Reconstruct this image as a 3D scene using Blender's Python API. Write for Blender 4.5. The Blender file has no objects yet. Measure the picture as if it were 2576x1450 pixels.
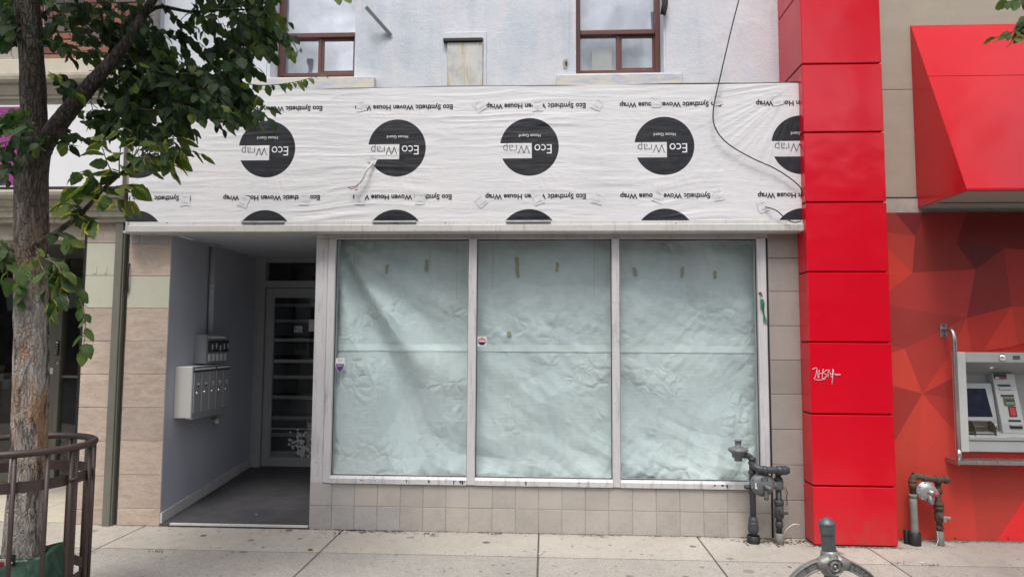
import bpy, bmesh, math, random
import numpy as np
from mathutils import Vector, Matrix

random.seed(11)
RNG = np.random.default_rng(5)
scene = bpy.context.scene
col = scene.collection
R = math.radians

# ------------------------------------------------------------------ camera
CAM = Vector((0.0, -6.1, 1.69))
FPX, CU, CV = 1716.0, 1287.5, 725.0          # focal length / centre on a 2575 x 1450 grid
yaw, pit, rol = R(-2.799), R(4.219), R(0.320)
fw = Vector((math.sin(yaw) * math.cos(pit), math.cos(yaw) * math.cos(pit), math.sin(pit)))
rt = Vector((math.cos(yaw), -math.sin(yaw), 0))
up = rt.cross(fw)
rt, up = rt * math.cos(rol) + up * math.sin(rol), up * math.cos(rol) - rt * math.sin(rol)
cd = bpy.data.cameras.new("camera"); cam = bpy.data.objects.new("camera", cd); col.objects.link(cam)
cd.sensor_width = 36; cd.lens = 36 * FPX / 2575.0; cd.clip_end = 2000; cd.clip_start = 0.05
cam.matrix_world = Matrix(((rt.x, up.x, -fw.x, CAM.x), (rt.y, up.y, -fw.y, CAM.y), (rt.z, up.z, -fw.z, CAM.z), (0, 0, 0, 1)))
scene.camera = cam

# ------------------------------------------------------------------ light
SUN_EL, SUN_AZ = R(63), R(8)                 # sun behind the photographer, a little to the left
world = bpy.data.worlds.new("World"); scene.world = world; world.use_nodes = True
wn = world.node_tree; wn.nodes.clear()
wo = wn.nodes.new("ShaderNodeOutputWorld"); wb = wn.nodes.new("ShaderNodeBackground")
sk = wn.nodes.new("ShaderNodeTexSky"); sk.sky_type = 'NISHITA'; sk.sun_disc = False
sk.sun_elevation = SUN_EL; sk.sun_rotation = R(180) + SUN_AZ; sk.air_density = 1.0; sk.dust_density = 3.0
hs = wn.nodes.new("ShaderNodeHueSaturation"); hs.inputs['Saturation'].default_value = 0.34; hs.inputs['Value'].default_value = 1.0
wn.links.new(sk.outputs[0], hs.inputs['Color'])
tc = wn.nodes.new("ShaderNodeTexCoord"); cn = wn.nodes.new("ShaderNodeTexNoise")
cn.inputs['Scale'].default_value = 4.5; cn.inputs['Detail'].default_value = 7; cn.inputs['Roughness'].default_value = 0.6
wn.links.new(tc.outputs['Generated'], cn.inputs['Vector'])
cr = wn.nodes.new("ShaderNodeMapRange"); cr.inputs['From Min'].default_value = 0.38; cr.inputs['From Max'].default_value = 0.66
cr.inputs['To Min'].default_value = 0.4; cr.inputs['To Max'].default_value = 1.85
wn.links.new(cn.outputs['Fac'], cr.inputs['Value'])
mx = wn.nodes.new("ShaderNodeVectorMath"); mx.operation = 'SCALE'
wn.links.new(hs.outputs['Color'], mx.inputs[0]); wn.links.new(cr.outputs['Result'], mx.inputs['Scale'])
wn.links.new(mx.outputs[0], wb.inputs['Color']); wb.inputs['Strength'].default_value = 0.115
wn.links.new(wb.outputs[0], wo.inputs[0])
sd = bpy.data.lights.new("sun", 'SUN'); sd.energy = 1.5; sd.angle = R(18); sd.color = (1.0, 0.96, 0.9)
sun = bpy.data.objects.new("sun", sd); col.objects.link(sun)
sdir = Vector((-math.sin(SUN_AZ) * math.cos(SUN_EL), -math.cos(SUN_AZ) * math.cos(SUN_EL), math.sin(SUN_EL)))
sun.rotation_euler = sdir.to_track_quat('Z', 'Y').to_euler(); sun.location = (0, -10, 12)
vs = scene.view_settings
vs.view_transform = 'Standard'; vs.look = 'None'; vs.gamma = 1; vs.exposure = 0.80; vs.use_curve_mapping = False
scene.render.engine = 'CYCLES'
scene.cycles.transparent_max_bounces = 16

# ------------------------------------------------------------------ pixel helpers (a pixel gives a direction only)
def ray(u, v):
    return rt * ((u - CU) / FPX) - up * ((v - CV) / FPX) + fw
def P(u, v, y=0.0):
    d = ray(u, v); return CAM + d * ((y - CAM.y) / d.y)
def PZ(u, v, z=0.0):
    d = ray(u, v); return CAM + d * ((z - CAM.z) / d.z)
def PX(u, v, x):
    d = ray(u, v); return CAM + d * ((x - CAM.x) / d.x)
def avx(a, b, y=0.0):
    return 0.5 * (P(*a, y).x + P(*b, y).x)

# ------------------------------------------------------------------ noise in numpy
def _h(ix, iy, s):
    n = (ix.astype(np.int64) * 374761393 + iy.astype(np.int64) * 668265263 + s * 1442695041) & 0xffffffff
    n = ((n ^ (n >> 13)) * 1274126177) & 0xffffffff
    return ((n ^ (n >> 16)) & 0xffff) / 65535.0
def vn(x, y, s=0):
    x = np.asarray(x, float); y = np.asarray(y, float)
    ix = np.floor(x); iy = np.floor(y); fx = x - ix; fy = y - iy
    fx = fx * fx * fx * (fx * (fx * 6 - 15) + 10); fy = fy * fy * fy * (fy * (fy * 6 - 15) + 10)
    a = _h(ix, iy, s); b = _h(ix + 1, iy, s); c = _h(ix, iy + 1, s); d = _h(ix + 1, iy + 1, s)
    return a + (b - a) * fx + (c - a) * fy + (a - b - c + d) * fx * fy
def fbm(x, y, s=0, o=4):
    r = 0; a = 0.5
    for k in range(o):
        r = r + a * vn(x * 2 ** k, y * 2 ** k, s + k); a *= 0.5
    return r
def ridge(x, y, s=0):
    return 1 - np.abs(2 * vn(x, y, s) - 1)

# ------------------------------------------------------------------ node helper
class NT:
    def __init__(self, name):
        self.m = bpy.data.materials.new(name); self.m.use_nodes = True
        self.t = self.m.node_tree; self.t.nodes.clear()
        self.out = self.t.nodes.new("ShaderNodeOutputMaterial")
        self.pos = self.t.nodes.new("ShaderNodeNewGeometry").outputs['Position']
    def link(self, a, b): self.t.links.new(a, b)
    def put(self, sock, v):
        if hasattr(v, 'is_output') or isinstance(v, bpy.types.NodeSocket): self.link(v, sock)
        else:
            if sock.type == 'RGBA' and len(v) == 3: v = (*v, 1)
            sock.default_value = v
    def n(self, typ, ins=None, out=0, **props):
        nd = self.t.nodes.new("ShaderNode" + typ)
        for k, v in props.items(): setattr(nd, k, v)
        for k, v in (ins or {}).items(): self.put(nd.inputs[k], v)
        return nd.outputs[out] if out is not None else nd
    def mapped(self, scale, vec=None, rot=(0, 0, 0), loc=(0, 0, 0)):
        return self.n("Mapping", {'Vector': vec or self.pos, 'Scale': scale, 'Rotation': rot, 'Location': loc})
    def noise(self, scale, detail=4, rough=.6, vec=None, dist=0, stretch=None):
        v = vec or self.pos
        if stretch: v = self.mapped(stretch, v)
        return self.n("TexNoise", {'Vector': v, 'Scale': scale, 'Detail': detail, 'Roughness': rough, 'Distortion': dist})
    def ramp(self, fac, stops, interp='LINEAR'):
        nd = self.t.nodes.new("ShaderNodeValToRGB"); nd.color_ramp.interpolation = interp
        e = nd.color_ramp.elements
        while len(e) > 1: e.remove(e[-1])
        e[0].position = stops[0][0]; e[0].color = (*stops[0][1], 1) if len(stops[0][1]) == 3 else stops[0][1]
        for p, c in stops[1:]:
            q = e.new(p); q.color = (*c, 1) if len(c) == 3 else c
        self.link(fac, nd.inputs[0]); return nd.outputs[0]
    def rng(self, v, a, b, c=0., d=1.):
        return self.n("MapRange", {'Value': v, 'From Min': a, 'From Max': b, 'To Min': c, 'To Max': d})
    def math(self, op, a, b=0.0, c=None):
        nd = self.t.nodes.new("ShaderNodeMath"); nd.operation = op
        self.put(nd.inputs[0], a); self.put(nd.inputs[1], b)
        if c is not None: self.put(nd.inputs[2], c)
        return nd.outputs[0]
    def mix(self, f, a, b, blend='MIX'):
        nd = self.t.nodes.new("ShaderNodeMix"); nd.data_type = 'RGBA'; nd.blend_type = blend
        self.put(nd.inputs[0], f); self.put(nd.inputs[6], a); self.put(nd.inputs[7], b)
        return nd.outputs[2]
    def bump(self, h, dist=.01, strength=1.0, normal=None):
        i = {'Height': h, 'Distance': dist, 'Strength': strength}
        if normal is not None: i['Normal'] = normal
        return self.n("Bump", i)
    def pbsdf(self, colr, rough=.6, metal=0., normal=None, spec=.5, coat=0., trans=0.):
        i = {'Base Color': colr, 'Roughness': rough, 'Metallic': metal, 'Specular IOR Level': spec, 'Coat Weight': coat}
        if normal is not None: i['Normal'] = normal
        b = self.n("BsdfPrincipled", i)
        return b
    def done(self, sh):
        self.link(sh, self.out.inputs['Surface']); return self.m

def sc(c, k): return tuple(min(1, x * k) for x in c)
def simple(name, c, rough=.6, metal=0., var=.15, vs_=3., bump=.0008, bs=120, spec=.5, grime=.25, coat=0., stretch=None, rnd=0.):
    """painted / cast / cut material: base colour with large and small variation, grime blotches, roughness breakup, fine relief"""
    t = NT(name)
    n1 = t.noise(vs_, 5, .6, stretch=stretch); n2 = t.noise(vs_ * 9, 4, .7, stretch=stretch)
    f = t.math('ADD', t.math('MULTIPLY', n1, .65), t.math('MULTIPLY', n2, .35))
    c1 = t.ramp(f, [(.3, sc(c, 1 - var)), (.5, c), (.7, sc(c, 1 + var))])
    if grime:
        g = t.rng(t.noise(vs_ * 2.3, 8, .75), .52, .75, 0, grime)
        c1 = t.mix(g, c1, sc(c, .45))
    if rnd:
        o = t.n("ObjectInfo", None, 'Random')
        c1 = t.mix(1.0, c1, t.ramp(o, [(0, (1 - rnd,) * 3), (1, (1 + rnd * .2,) * 3)]), 'MULTIPLY')
    r = t.rng(n2, .3, .7, max(.02, rough - .1), min(1, rough + .1))
    nb = t.bump(t.noise(bs, 3, .6), bump) if bump else None
    return t.done(t.pbsdf(c1, r, metal, nb, spec, coat))

# ------------------------------------------------------------------ mesh helpers
class MB:
    def __init__(s): s.v = []; s.f = []; s.sm = []
    def add(s, vs, fs, smooth=False):
        o = len(s.v); s.v += [tuple(p) for p in vs]; s.f += [tuple(i + o for i in f) for f in fs]; s.sm += [smooth] * len(fs); return s
    def box(s, x0, x1, y0, y1, z0, z1, b=0.0):
        if b <= 0:
            vs = [(x, y, z) for x in (x0, x1) for y in (y0, y1) for z in (z0, z1)]
            return s.add(vs, [(0, 1, 3, 2), (4, 6, 7, 5), (0, 4, 5, 1), (2, 3, 7, 6), (0, 2, 6, 4), (1, 5, 7, 3)])
        X = (x0, x1); Y = (y0, y1); Z = (z0, z1); vs = []; ix = {}
        for i in (0, 1):
            for j in (0, 1):
                for k in (0, 1):
                    sx, sy, sz = (b if i == 0 else -b), (b if j == 0 else -b), (b if k == 0 else -b)
                    for a in range(3):
                        ix[i, j, k, a] = len(vs)
                        vs.append((X[i] + (sx if a != 0 else 0), Y[j] + (sy if a != 1 else 0), Z[k] + (sz if a != 2 else 0)))
        fs = []
        q = [(0, 0), (0, 1), (1, 1), (1, 0)]
        for i in (0, 1):
            a = [ix[i, j, k, 0] for j, k in q]; fs.append(a if i == 0 else a[::-1]); 
            a = [ix[j, i, k, 1] for j, k in q]; fs.append(a[::-1] if i == 0 else a)
            a = [ix[j, k, i, 2] for j, k in q]; fs.append(a if i == 0 else a[::-1])
        for j in (0, 1):
            for k in (0, 1):
                fs.append((ix[0, j, k, 1], ix[1, j, k, 1], ix[1, j, k, 2], ix[0, j, k, 2]))
                fs.append((ix[j, 0, k, 0], ix[j, 1, k, 0], ix[j, 1, k, 2], ix[j, 0, k, 2]))
                fs.append((ix[j, k, 0, 0], ix[j, k, 1, 0], ix[j, k, 1, 1], ix[j, k, 0, 1]))
                for i in (0, 1):
                    if True: fs.append((ix[i, j, k, 0], ix[i, j, k, 1], ix[i, j, k, 2]))
        return s.add(vs, [tuple(f) for f in fs])
    def tube(s, pts, rad, n=12, cap=True, flat=None):
        pts = [Vector(p) for p in pts]
        if not hasattr(rad, '__len__'): rad = [rad] * len(pts)
        vs = []; fs = []; ref = None
        for i, p in enumerate(pts):
            d = (pts[min(i + 1, len(pts) - 1)] - pts[max(i - 1, 0)])
            d = d.normalized() if d.length > 1e-9 else Vector((0, 0, 1))
            if ref is None:
                ref = d.orthogonal().normalized()
            ref = (ref - d * ref.dot(d))
            ref = ref.normalized() if ref.length > 1e-6 else d.orthogonal().normalized()
            b = d.cross(ref)
            for k in range(n):
                a = 2 * math.pi * k / n
                vs.append(p + (ref * math.cos(a) + b * math.sin(a)) * rad[i])
        for i in range(len(pts) - 1):
            for k in range(n):
                fs.append((i * n + k, i * n + (k + 1) % n, (i + 1) * n + (k + 1) % n, (i + 1) * n + k))
        s.add(vs, fs, True)
        if cap:
            o = len(s.v) - len(vs)
            s.f.append(tuple(o + k for k in range(n))[::-1]); s.sm.append(False)
            s.f.append(tuple(o + (len(pts) - 1) * n + k for k in range(n))); s.sm.append(False)
        return s
    def lathe(s, prof, o, axis=(0, 0, 1), n=20, smooth=True):
        """profile [(radius, height along axis)]"""
        o = Vector(o); a = Vector(axis).normalized(); e = a.orthogonal().normalized(); g = a.cross(e)
        vs = []; fs = []
        for r, h in prof:
            for k in range(n):
                t = 2 * math.pi * k / n
                vs.append(o + a * h + (e * math.cos(t) + g * math.sin(t)) * max(r, 1e-5))
        for i in range(len(prof) - 1):
            for k in range(n):
                fs.append((i * n + k, i * n + (k + 1) % n, (i + 1) * n + (k + 1) % n, (i + 1) * n + k))
        return s.add(vs, fs, smooth)
    def prism(s, poly, x0, x1):
        """polygon in (y,z) swept along x"""
        n = len(poly)
        vs = [(x0, y, z) for y, z in poly] + [(x1, y, z) for y, z in poly]
        return s.add(vs, [tuple(range(n)), tuple(range(n, 2 * n))[::-1]] + [(i, (i + 1) % n, n + (i + 1) % n, n + i) for i in range(n)])
    def poly_y(s, poly, y0, y1):
        """polygon in (x,z) swept along y"""
        n = len(poly)
        vs = [(x, y0, z) for x, z in poly] + [(x, y1, z) for x, z in poly]
        return s.add(vs, [tuple(range(n)), tuple(range(n, 2 * n))[::-1]] + [(i, (i + 1) % n, n + (i + 1) % n, n + i) for i in range(n)])
    def mesh(s, name, mat, fix=True):
        me = bpy.data.meshes.new(name); me.from_pydata(s.v, [], s.f); me.update()
        if fix:
            bm = bmesh.new(); bm.from_mesh(me); bmesh.ops.recalc_face_normals(bm, faces=bm.faces); bm.to_mesh(me); bm.free()
        for p, q in zip(me.polygons, s.sm): p.use_smooth = q
        if mat: me.materials.append(mat)
        return me
    def build(s, name, mat, parent=None, fix=True):
        return link(name, s.mesh(name, mat, fix), parent)

def link(name, me, parent=None):
    o = bpy.data.objects.new(name, me); col.objects.link(o)
    if parent is not None: setp(o, parent)
    return o
def wloc(o):
    l = o.location.copy()
    if o.parent: l = l * 1.0
    return l
def setp(o, p):
    o.parent = p
    # every parent is either an Empty moved only by translation or a mesh built in world coordinates
    off = Vector((0, 0, 0)); q = p
    while q is not None:
        if q.type == 'EMPTY': off += q.location
        q = q.parent
    o.matrix_parent_inverse = Matrix.Translation(-off) if off.length and p.type == 'EMPTY' else Matrix.Identity(4)
def thing(name, label, cat, loc, group=None):
    o = bpy.data.objects.new(name, None); col.objects.link(o); o.location = loc; o.empty_display_size = .1
    o['label'] = label; o['category'] = cat
    if group: o['group'] = group
    return o
def tag(o, label, cat, group=None):
    o['label'] = label; o['category'] = cat
    if group: o['group'] = group
    return o
def struct(o, label=None, cat=None):
    o['kind'] = 'structure'
    if label: o['label'] = label
    if cat: o['category'] = cat
    return o
def B(name, mat, parent, x0, x1, y0, y1, z0, z1, b=.003):
    return MB().box(x0, x1, y0, y1, z0, z1, b).build(name, mat, parent)
def PB(name, mat, parent, u0, v0, u1, v1, yf, yb, b=.003):
    """box whose front face, at depth yf, covers the pixel rectangle"""
    p = P(u0, .5 * (v0 + v1), yf); q = P(u1, .5 * (v0 + v1), yf); a = P(.5 * (u0 + u1), v0, yf); c = P(.5 * (u0 + u1), v1, yf)
    return B(name, mat, parent, p.x, q.x, yf, yb, c.z, a.z, b)
def smoothpath(pts, k=6):
    pts = [Vector(p) for p in pts]; out = []
    for i in range(len(pts) - 1):
        p0 = pts[max(i - 1, 0)]; p1 = pts[i]; p2 = pts[i + 1]; p3 = pts[min(i + 2, len(pts) - 1)]
        for j in range(k):
            t = j / k
            out.append(.5 * ((2 * p1) + (p2 - p0) * t + (2 * p0 - 5 * p1 + 4 * p2 - p3) * t * t + (3 * p1 - p0 - 3 * p2 + p3) * t ** 3))
    out.append(pts[-1]); return out
_tc = {}
def text_geo(s, bold=0.0):
    """triangles of a word in the built-in font, normalised: x 0..w, y with cap height 1"""
    key = (s, bold)
    if key in _tc: return _tc[key]
    cu = bpy.data.curves.new("t", 'FONT'); cu.body = s; cu.size = 1.0; cu.offset = bold; cu.resolution_u = 3
    o = bpy.data.objects.new("t", cu); col.objects.link(o)
    dg = bpy.context.evaluated_depsgraph_get(); me = o.evaluated_get(dg).to_mesh()
    v = np.array([p.co[:2] for p in me.vertices]); f = [tuple(p.vertices) for p in me.polygons]
    o.evaluated_get(dg).to_mesh_clear(); bpy.data.objects.remove(o); bpy.data.curves.remove(cu)
    v[:, 0] -= v[:, 0].min()
    _tc[key] = (v, f); return v, f
def text_xz(s, cx, cz, width, cap, y, bold=0.0, rot=0.0, flip=False):
    """text on a plane facing -y; flip turns it upside down; returns verts, faces"""
    v, f = text_geo(s, bold); v = v.copy()
    v[:, 0] = (v[:, 0] / v[:, 0].max() - .5) * width; v[:, 1] = (v[:, 1] / .69 - .5) * cap
    a = rot + (math.pi if flip else 0)
    x = v[:, 0] * math.cos(a) - v[:, 1] * math.sin(a); z = v[:, 0] * math.sin(a) + v[:, 1] * math.cos(a)
    return [(cx + p, y, cz + q) for p, q in zip(x, z)], f

# ------------------------------------------------------------------ materials
def m_stucco():
    t = NT("stucco")
    n1 = t.noise(1.1, 6, .62); n2 = t.noise(14, 5, .7); n3 = t.noise(2.2, 5, .65, stretch=(3.0, 1, .35))
    c = t.ramp(n1, [(.3, (.51, .545, .61)), (.5, (.61, .64, .685)), (.7, (.69, .705, .73))])
    c = t.mix(t.rng(n3, .48, .6, 0, .6), c, (.66, .64, .67))
    c = t.mix(t.rng(t.noise(1, 6, .7, t.mapped((5, 1, .5))), .52, .66, 0, .45), c, (.47, .50, .57))
    zf = t.n("SeparateXYZ", {0: t.pos}, 'Z')
    low = t.math('MULTIPLY', t.rng(zf, 4.55, 4.05), t.rng(t.noise(7, 6, .7), .46, .62))
    c = t.mix(t.math('MULTIPLY', low, .8), c, (.74, .735, .71))
    c = t.mix(t.rng(t.noise(5, 8, .8), .55, .8, 0, .55), c, (.40, .40, .39))
    c = t.mix(t.rng(n2, .3, .8, 0, .18), c, (.42, .43, .46))
    nb = t.bump(t.math('ADD', t.noise(45, 5, .7), t.math('MULTIPLY', t.noise(5, 3), 2.)), .004)
    return t.done(t.pbsdf(c, .85, 0, nb, .3))
def m_stone():
    t = NT("travertine")
    o = t.n("ObjectInfo", None, 'Random')
    off = t.n("CombineXYZ", {0: t.math('MULTIPLY', o, 7.), 2: t.math('MULTIPLY', o, 13.)})
    v = t.n("VectorMath", {0: t.pos, 1: off}, operation='ADD')
    b = t.noise(1.0, 12, .82, t.mapped((4.5, 4, 15), v), .5)
    f = t.noise(1.0, 8, .85, t.mapped((34, 20, 62), v), .6)
    c = t.ramp(b, [(.30, (.30, .225, .18)), (.44, (.42, .335, .272)), (.56, (.50, .41, .34)), (.68, (.58, .50, .43))])
    c = t.mix(t.rng(f, .54, .66, 0, .6), c, (.62, .54, .47))
    c = t.mix(t.rng(f, .46, .34, 0, .55), c, (.27, .195, .16))
    c = t.mix(1.0, c, t.ramp(o, [(0, (.88, .88, .9)), (1, (1.06, 1.04, 1.02))]), 'MULTIPLY')
    nb = t.bump(f, .002)
    return t.done(t.pbsdf(c, .55, 0, nb, .4))
def m_wrap(pitch, xc, zc1, zc2, rad, x1):
    t = NT("house_wrap")
    s = t.n("SeparateXYZ", {0: t.pos}, None); x, z = s.outputs[0], s.outputs[2]
    a = t.math('ADD', x, -xc + pitch * 20.5); dx = t.math('ADD', t.math('MODULO', a, pitch), -pitch * .5)
    def circ(zc):
        dz = t.math('ADD', z, -zc)
        r = t.math('SQRT', t.math('ADD', t.math('MULTIPLY', dx, dx), t.math('MULTIPLY', dz, dz)))
        ins = t.math('LESS_THAN', r, rad)
        rec = t.math('MULTIPLY', t.math('LESS_THAN', dx, .022), t.math('MULTIPLY', t.math('LESS_THAN', dz, .034), t.math('GREATER_THAN', dz, -.103)))
        return t.math('MULTIPLY', ins, t.math('SUBTRACT', 1.0, rec))
    m = t.math('MAXIMUM', circ(zc1), circ(zc2))
    n1 = t.noise(1.4, 5, .6); n2 = t.noise(9, 6, .7)
    w = t.ramp(n1, [(.3, (.63, .625, .645)), (.5, (.67, .66, .675)), (.7, (.70, .685, .69))])
    w = t.mix(t.rng(n2, .55, .8, 0, .3), w, (.55, .57, .62))
    k = t.mix(t.rng(n2, .35, .7), (.009, .010, .014), (.02, .021, .027))
    c = t.mix(m, w, k)
    wv = t.n("TexWave", {'Vector': t.pos, 'Scale': 180., 'Distortion': .0, 'Detail': 0.}, 'Fac', bands_direction='X')
    fine = t.noise(1, 5, .65, t.mapped((7, 4, 38)), .8)
    nb = t.bump(t.math('ADD', fine, t.math('MULTIPLY', wv, .02)), .0035)
    r = t.rng(n2, .3, .7, .42, .6)
    return t.done(t.pbsdf(c, r, 0, nb, .4))
def m_sidewalk(name="concrete_sidewalk", tone=(1, 1, 1)):
    t = NT(name)
    o = t.n("ObjectInfo", None, 'Random')
    n1 = t.noise(1.1, 7, .65); n2 = t.noise(9, 6, .7); n3 = t.noise(130, 3, .8)
    c = t.ramp(n1, [(.3, (.40, .365, .32)), (.5, (.48, .44, .385)), (.7, (.55, .51, .45))])
    c = t.mix(t.rng(n2, .5, .72, 0, .45), c, (.24, .225, .205))
    c = t.mix(t.rng(n3, .42, .66, 0, .7), c, (.17, .155, .14))
    c = t.mix(t.rng(t.noise(45, 5, .8), .52, .7, 0, .5), c, (.22, .20, .18))
    c = t.mix(t.rng(n3, .4, .28, 0, .4), c, (.56, .53, .48))
    # oil-dark gum spots, each with a shape of its own
    vo = t.n("TexVoronoi", {'Vector': t.n("VectorMath", {0: t.mapped((1, 1, 0)), 1: t.n("VectorMath", {0: t.n("TexNoise", {'Vector': t.pos, 'Scale': 22.}, 'Color'), 'Scale': .05}, operation='SCALE')}, operation='ADD'), 'Scale': 4.6, 'Randomness': 1.0}, None)
    sz = t.n("SeparateColor", {0: vo.outputs['Color']}, None)
    lim = t.rng(sz.outputs[0], .22, 1., .0, .21)
    spot = t.math('LESS_THAN', vo.outputs['Distance'], lim)
    c = t.mix(t.math('MULTIPLY', spot, t.rng(sz.outputs[1], 0, 1, .35, .9)), c, (.07, .065, .06))
    vo2 = t.n("TexVoronoi", {'Vector': t.mapped((1, 1, 0)), 'Scale': 13., 'Randomness': 1.0}, None)
    s2 = t.n("SeparateColor", {0: vo2.outputs['Color']}, None)
    sp2 = t.math('LESS_THAN', vo2.outputs['Distance'], t.rng(s2.outputs[0], .5, 1., .0, .20))
    c = t.mix(t.math('MULTIPLY', sp2, .6), c, (.08, .075, .07))
    c = t.mix(1.0, c, t.ramp(o, [(0, (.90, .90, .91)), (1, (1.06, 1.05, 1.03))]), 'MULTIPLY')
    c = t.mix(1.0, c, tone, 'MULTIPLY')
    br = t.noise(1, 3, .7, t.mapped((75, 2.2, 1)), .15)
    nb = t.bump(t.math('ADD', t.math('MULTIPLY', n3, .4), br), .0035)
    return t.done(t.pbsdf(c, .88, 0, nb, .3))
def m_red(name, c, rough, wob=.0):
    t = NT(name)
    n2 = t.noise(5, 6, .7)
    cc = t.mix(t.rng(n2, .45, .75, 0, .22), c, sc(c, .8))
    cc = t.mix(t.rng(t.noise(60, 4, .8), .66, .8, 0, .35), cc, sc(c, .6))
    zf = t.n("SeparateXYZ", {0: t.pos}, 'Z')
    cc = t.mix(t.math('MULTIPLY', t.rng(zf, .35, .0), t.rng(t.noise(9, 6, .7), .35, .7, 0, .5)), cc, (.18, .10, .08))
    h = t.math('ADD', t.math('MULTIPLY', t.noise(1.6, 3, .5), wob), t.math('MULTIPLY', t.noise(90, 2), .02))
    nb = t.bump(h, .012)
    return t.done(t.pbsdf(cc, rough, 0, nb, .5))
def m_attr(name, attr, rough=.6, dark=.7, spec=.4):
    t = NT(name)
    a = t.n("Attribute", None, 'Color', attribute_name=attr)
    n = t.noise(6, 7, .7); n2 = t.noise(40, 4, .7)
    c = t.mix(t.rng(n, .4, .7, 0, .3), a, t.mix(1.0, a, (dark,) * 3, 'MULTIPLY'))
    c = t.mix(t.rng(n2, .55, .8, 0, .25), c, (.05, .02, .02))
    nb = t.bump(n2, .0015)
    return t.done(t.pbsdf(c, rough, 0, nb, spec))
def m_glass(name, tint, rough=.0, dirt=.05, ior=1.5):
    t = NT(name)
    f0 = ((ior - 1) / (ior + 1)) ** 2        # Schlick, the same from both sides of the thin pane
    fac = t.n("LayerWeight", {'Blend': .5}, 'Facing')
    fr = t.math('ADD', t.math('MULTIPLY', t.math('POWER', fac, 5.0), 1 - f0), f0)
    wob = t.bump(t.noise(1.6, 2), .004)
    d = t.n("BsdfDiffuse", {'Color': (.5, .52, .5)})
    tr = t.n("BsdfTransparent", {'Color': tint})
    gl = t.n("BsdfGlossy", {'Color': (1, 1, 1), 'Roughness': rough, 'Normal': wob})
    a = t.n("MixShader", {0: fr, 1: tr, 2: gl})
    b = t.n("MixShader", {0: t.rng(t.noise(4, 8, .75), .45, .8, 0, dirt), 1: a, 2: d})
    return t.done(b)
def m_paper():
    t = NT("builders_paper")
    n1 = t.noise(1.6, 5, .6); n2 = t.noise(16, 6, .75)
    c = t.ramp(n1, [(.3, (.63, .685, .715)), (.5, (.695, .74, .765)), (.7, (.745, .78, .795))])
    c = t.mix(t.rng(n2, .5, .75, 0, .25), c, (.50, .56, .57))
    zf = t.n("SeparateXYZ", {0: t.pos}, 'Z')
    gr = t.n("TexWave", {'Vector': t.mapped((1, 1, 1)), 'Scale': 26., 'Distortion': .6, 'Detail': 2.}, 'Fac', bands_direction='Z')
    st = t.noise(1, 4, .6, t.mapped((1.2, 1, 9)))
    c = t.mix(t.rng(st, .5, .7, 0, .22), c, (.62, .65, .62))
    vo = t.n("TexVoronoi", {'Vector': t.n("VectorMath", {0: t.pos, 1: t.n("VectorMath", {0: t.n("TexNoise", {'Vector': t.pos, 'Scale': 6., 'Detail': 3.}, 'Color'), 'Scale': .12}, operation='SCALE')}, operation='ADD'), 'Scale': 9.}, 'Distance', feature='DISTANCE_TO_EDGE')
    pm = t.rng(t.noise(1.9, 3, .6), .44, .66)      # creasing comes in patches
    h = t.math('ADD', t.math('MULTIPLY', t.math('MULTIPLY', t.rng(vo, 0, .35), pm), .9), t.math('ADD', t.math('MULTIPLY', t.noise(55, 4, .7), .25), t.math('MULTIPLY', gr, .05)))
    c = t.mix(t.rng(t.noise(.9, 3, .5), .5, .68, 0, .35), c, (.70, .72, .66))
    nb = t.bump(h, .013)
    d = t.pbsdf(c, .62, 0, nb, .3)
    tl = t.n("BsdfTranslucent", {'Color': c})
    return t.done(t.n("MixShader", {0: .12, 1: d, 2: tl}))
def m_bark():
    t = NT("bark")
    v = t.mapped((1, 1, .26))
    n1 = t.noise(34, 8, .8, v, .9); n2 = t.noise(6, 5, .7, t.mapped((1, 1, .35)), .8); n3 = t.noise(2.3, 3, .6, t.mapped((1, 1, .45)))
    vo = t.n("TexVoronoi", {'Vector': t.n("VectorMath", {0: t.mapped((1, 1, .22)), 1: t.n("VectorMath", {0: t.n("TexNoise", {'Vector': t.pos, 'Scale': 14., 'Detail': 4.}, 'Color'), 'Scale': .05}, operation='SCALE')}, operation='ADD'), 'Scale': 42.}, 'Distance', feature='DISTANCE_TO_EDGE')
    fis = t.rng(vo, .0, .12, .35, 1.)
    c = t.ramp(n1, [(.30, (.045, .036, .030)), (.45, (.10, .083, .070)), (.6, (.17, .148, .13)), (.75, (.27, .245, .22))])
    c = t.mix(t.math('SUBTRACT', 1.0, fis), c, (.03, .024, .02))
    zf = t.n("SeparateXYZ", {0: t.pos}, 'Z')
    # flaked grey, tan and orange plates; kept low so crown shade is painted above
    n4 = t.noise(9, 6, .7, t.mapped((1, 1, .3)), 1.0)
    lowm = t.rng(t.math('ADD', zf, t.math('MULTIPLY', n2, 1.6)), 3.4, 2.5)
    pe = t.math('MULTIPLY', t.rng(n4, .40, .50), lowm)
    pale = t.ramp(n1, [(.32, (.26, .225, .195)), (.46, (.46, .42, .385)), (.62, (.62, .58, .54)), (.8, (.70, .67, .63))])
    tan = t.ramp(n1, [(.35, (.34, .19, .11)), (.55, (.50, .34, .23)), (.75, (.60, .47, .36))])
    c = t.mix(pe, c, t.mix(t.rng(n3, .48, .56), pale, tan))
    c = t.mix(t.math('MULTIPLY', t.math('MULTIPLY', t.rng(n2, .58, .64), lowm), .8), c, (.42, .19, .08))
    nb = t.bump(t.math('ADD', n1, t.math('MULTIPLY', fis, .8)), .03)
    return t.done(t.pbsdf(c, .9, 0, nb, .25))
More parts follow.
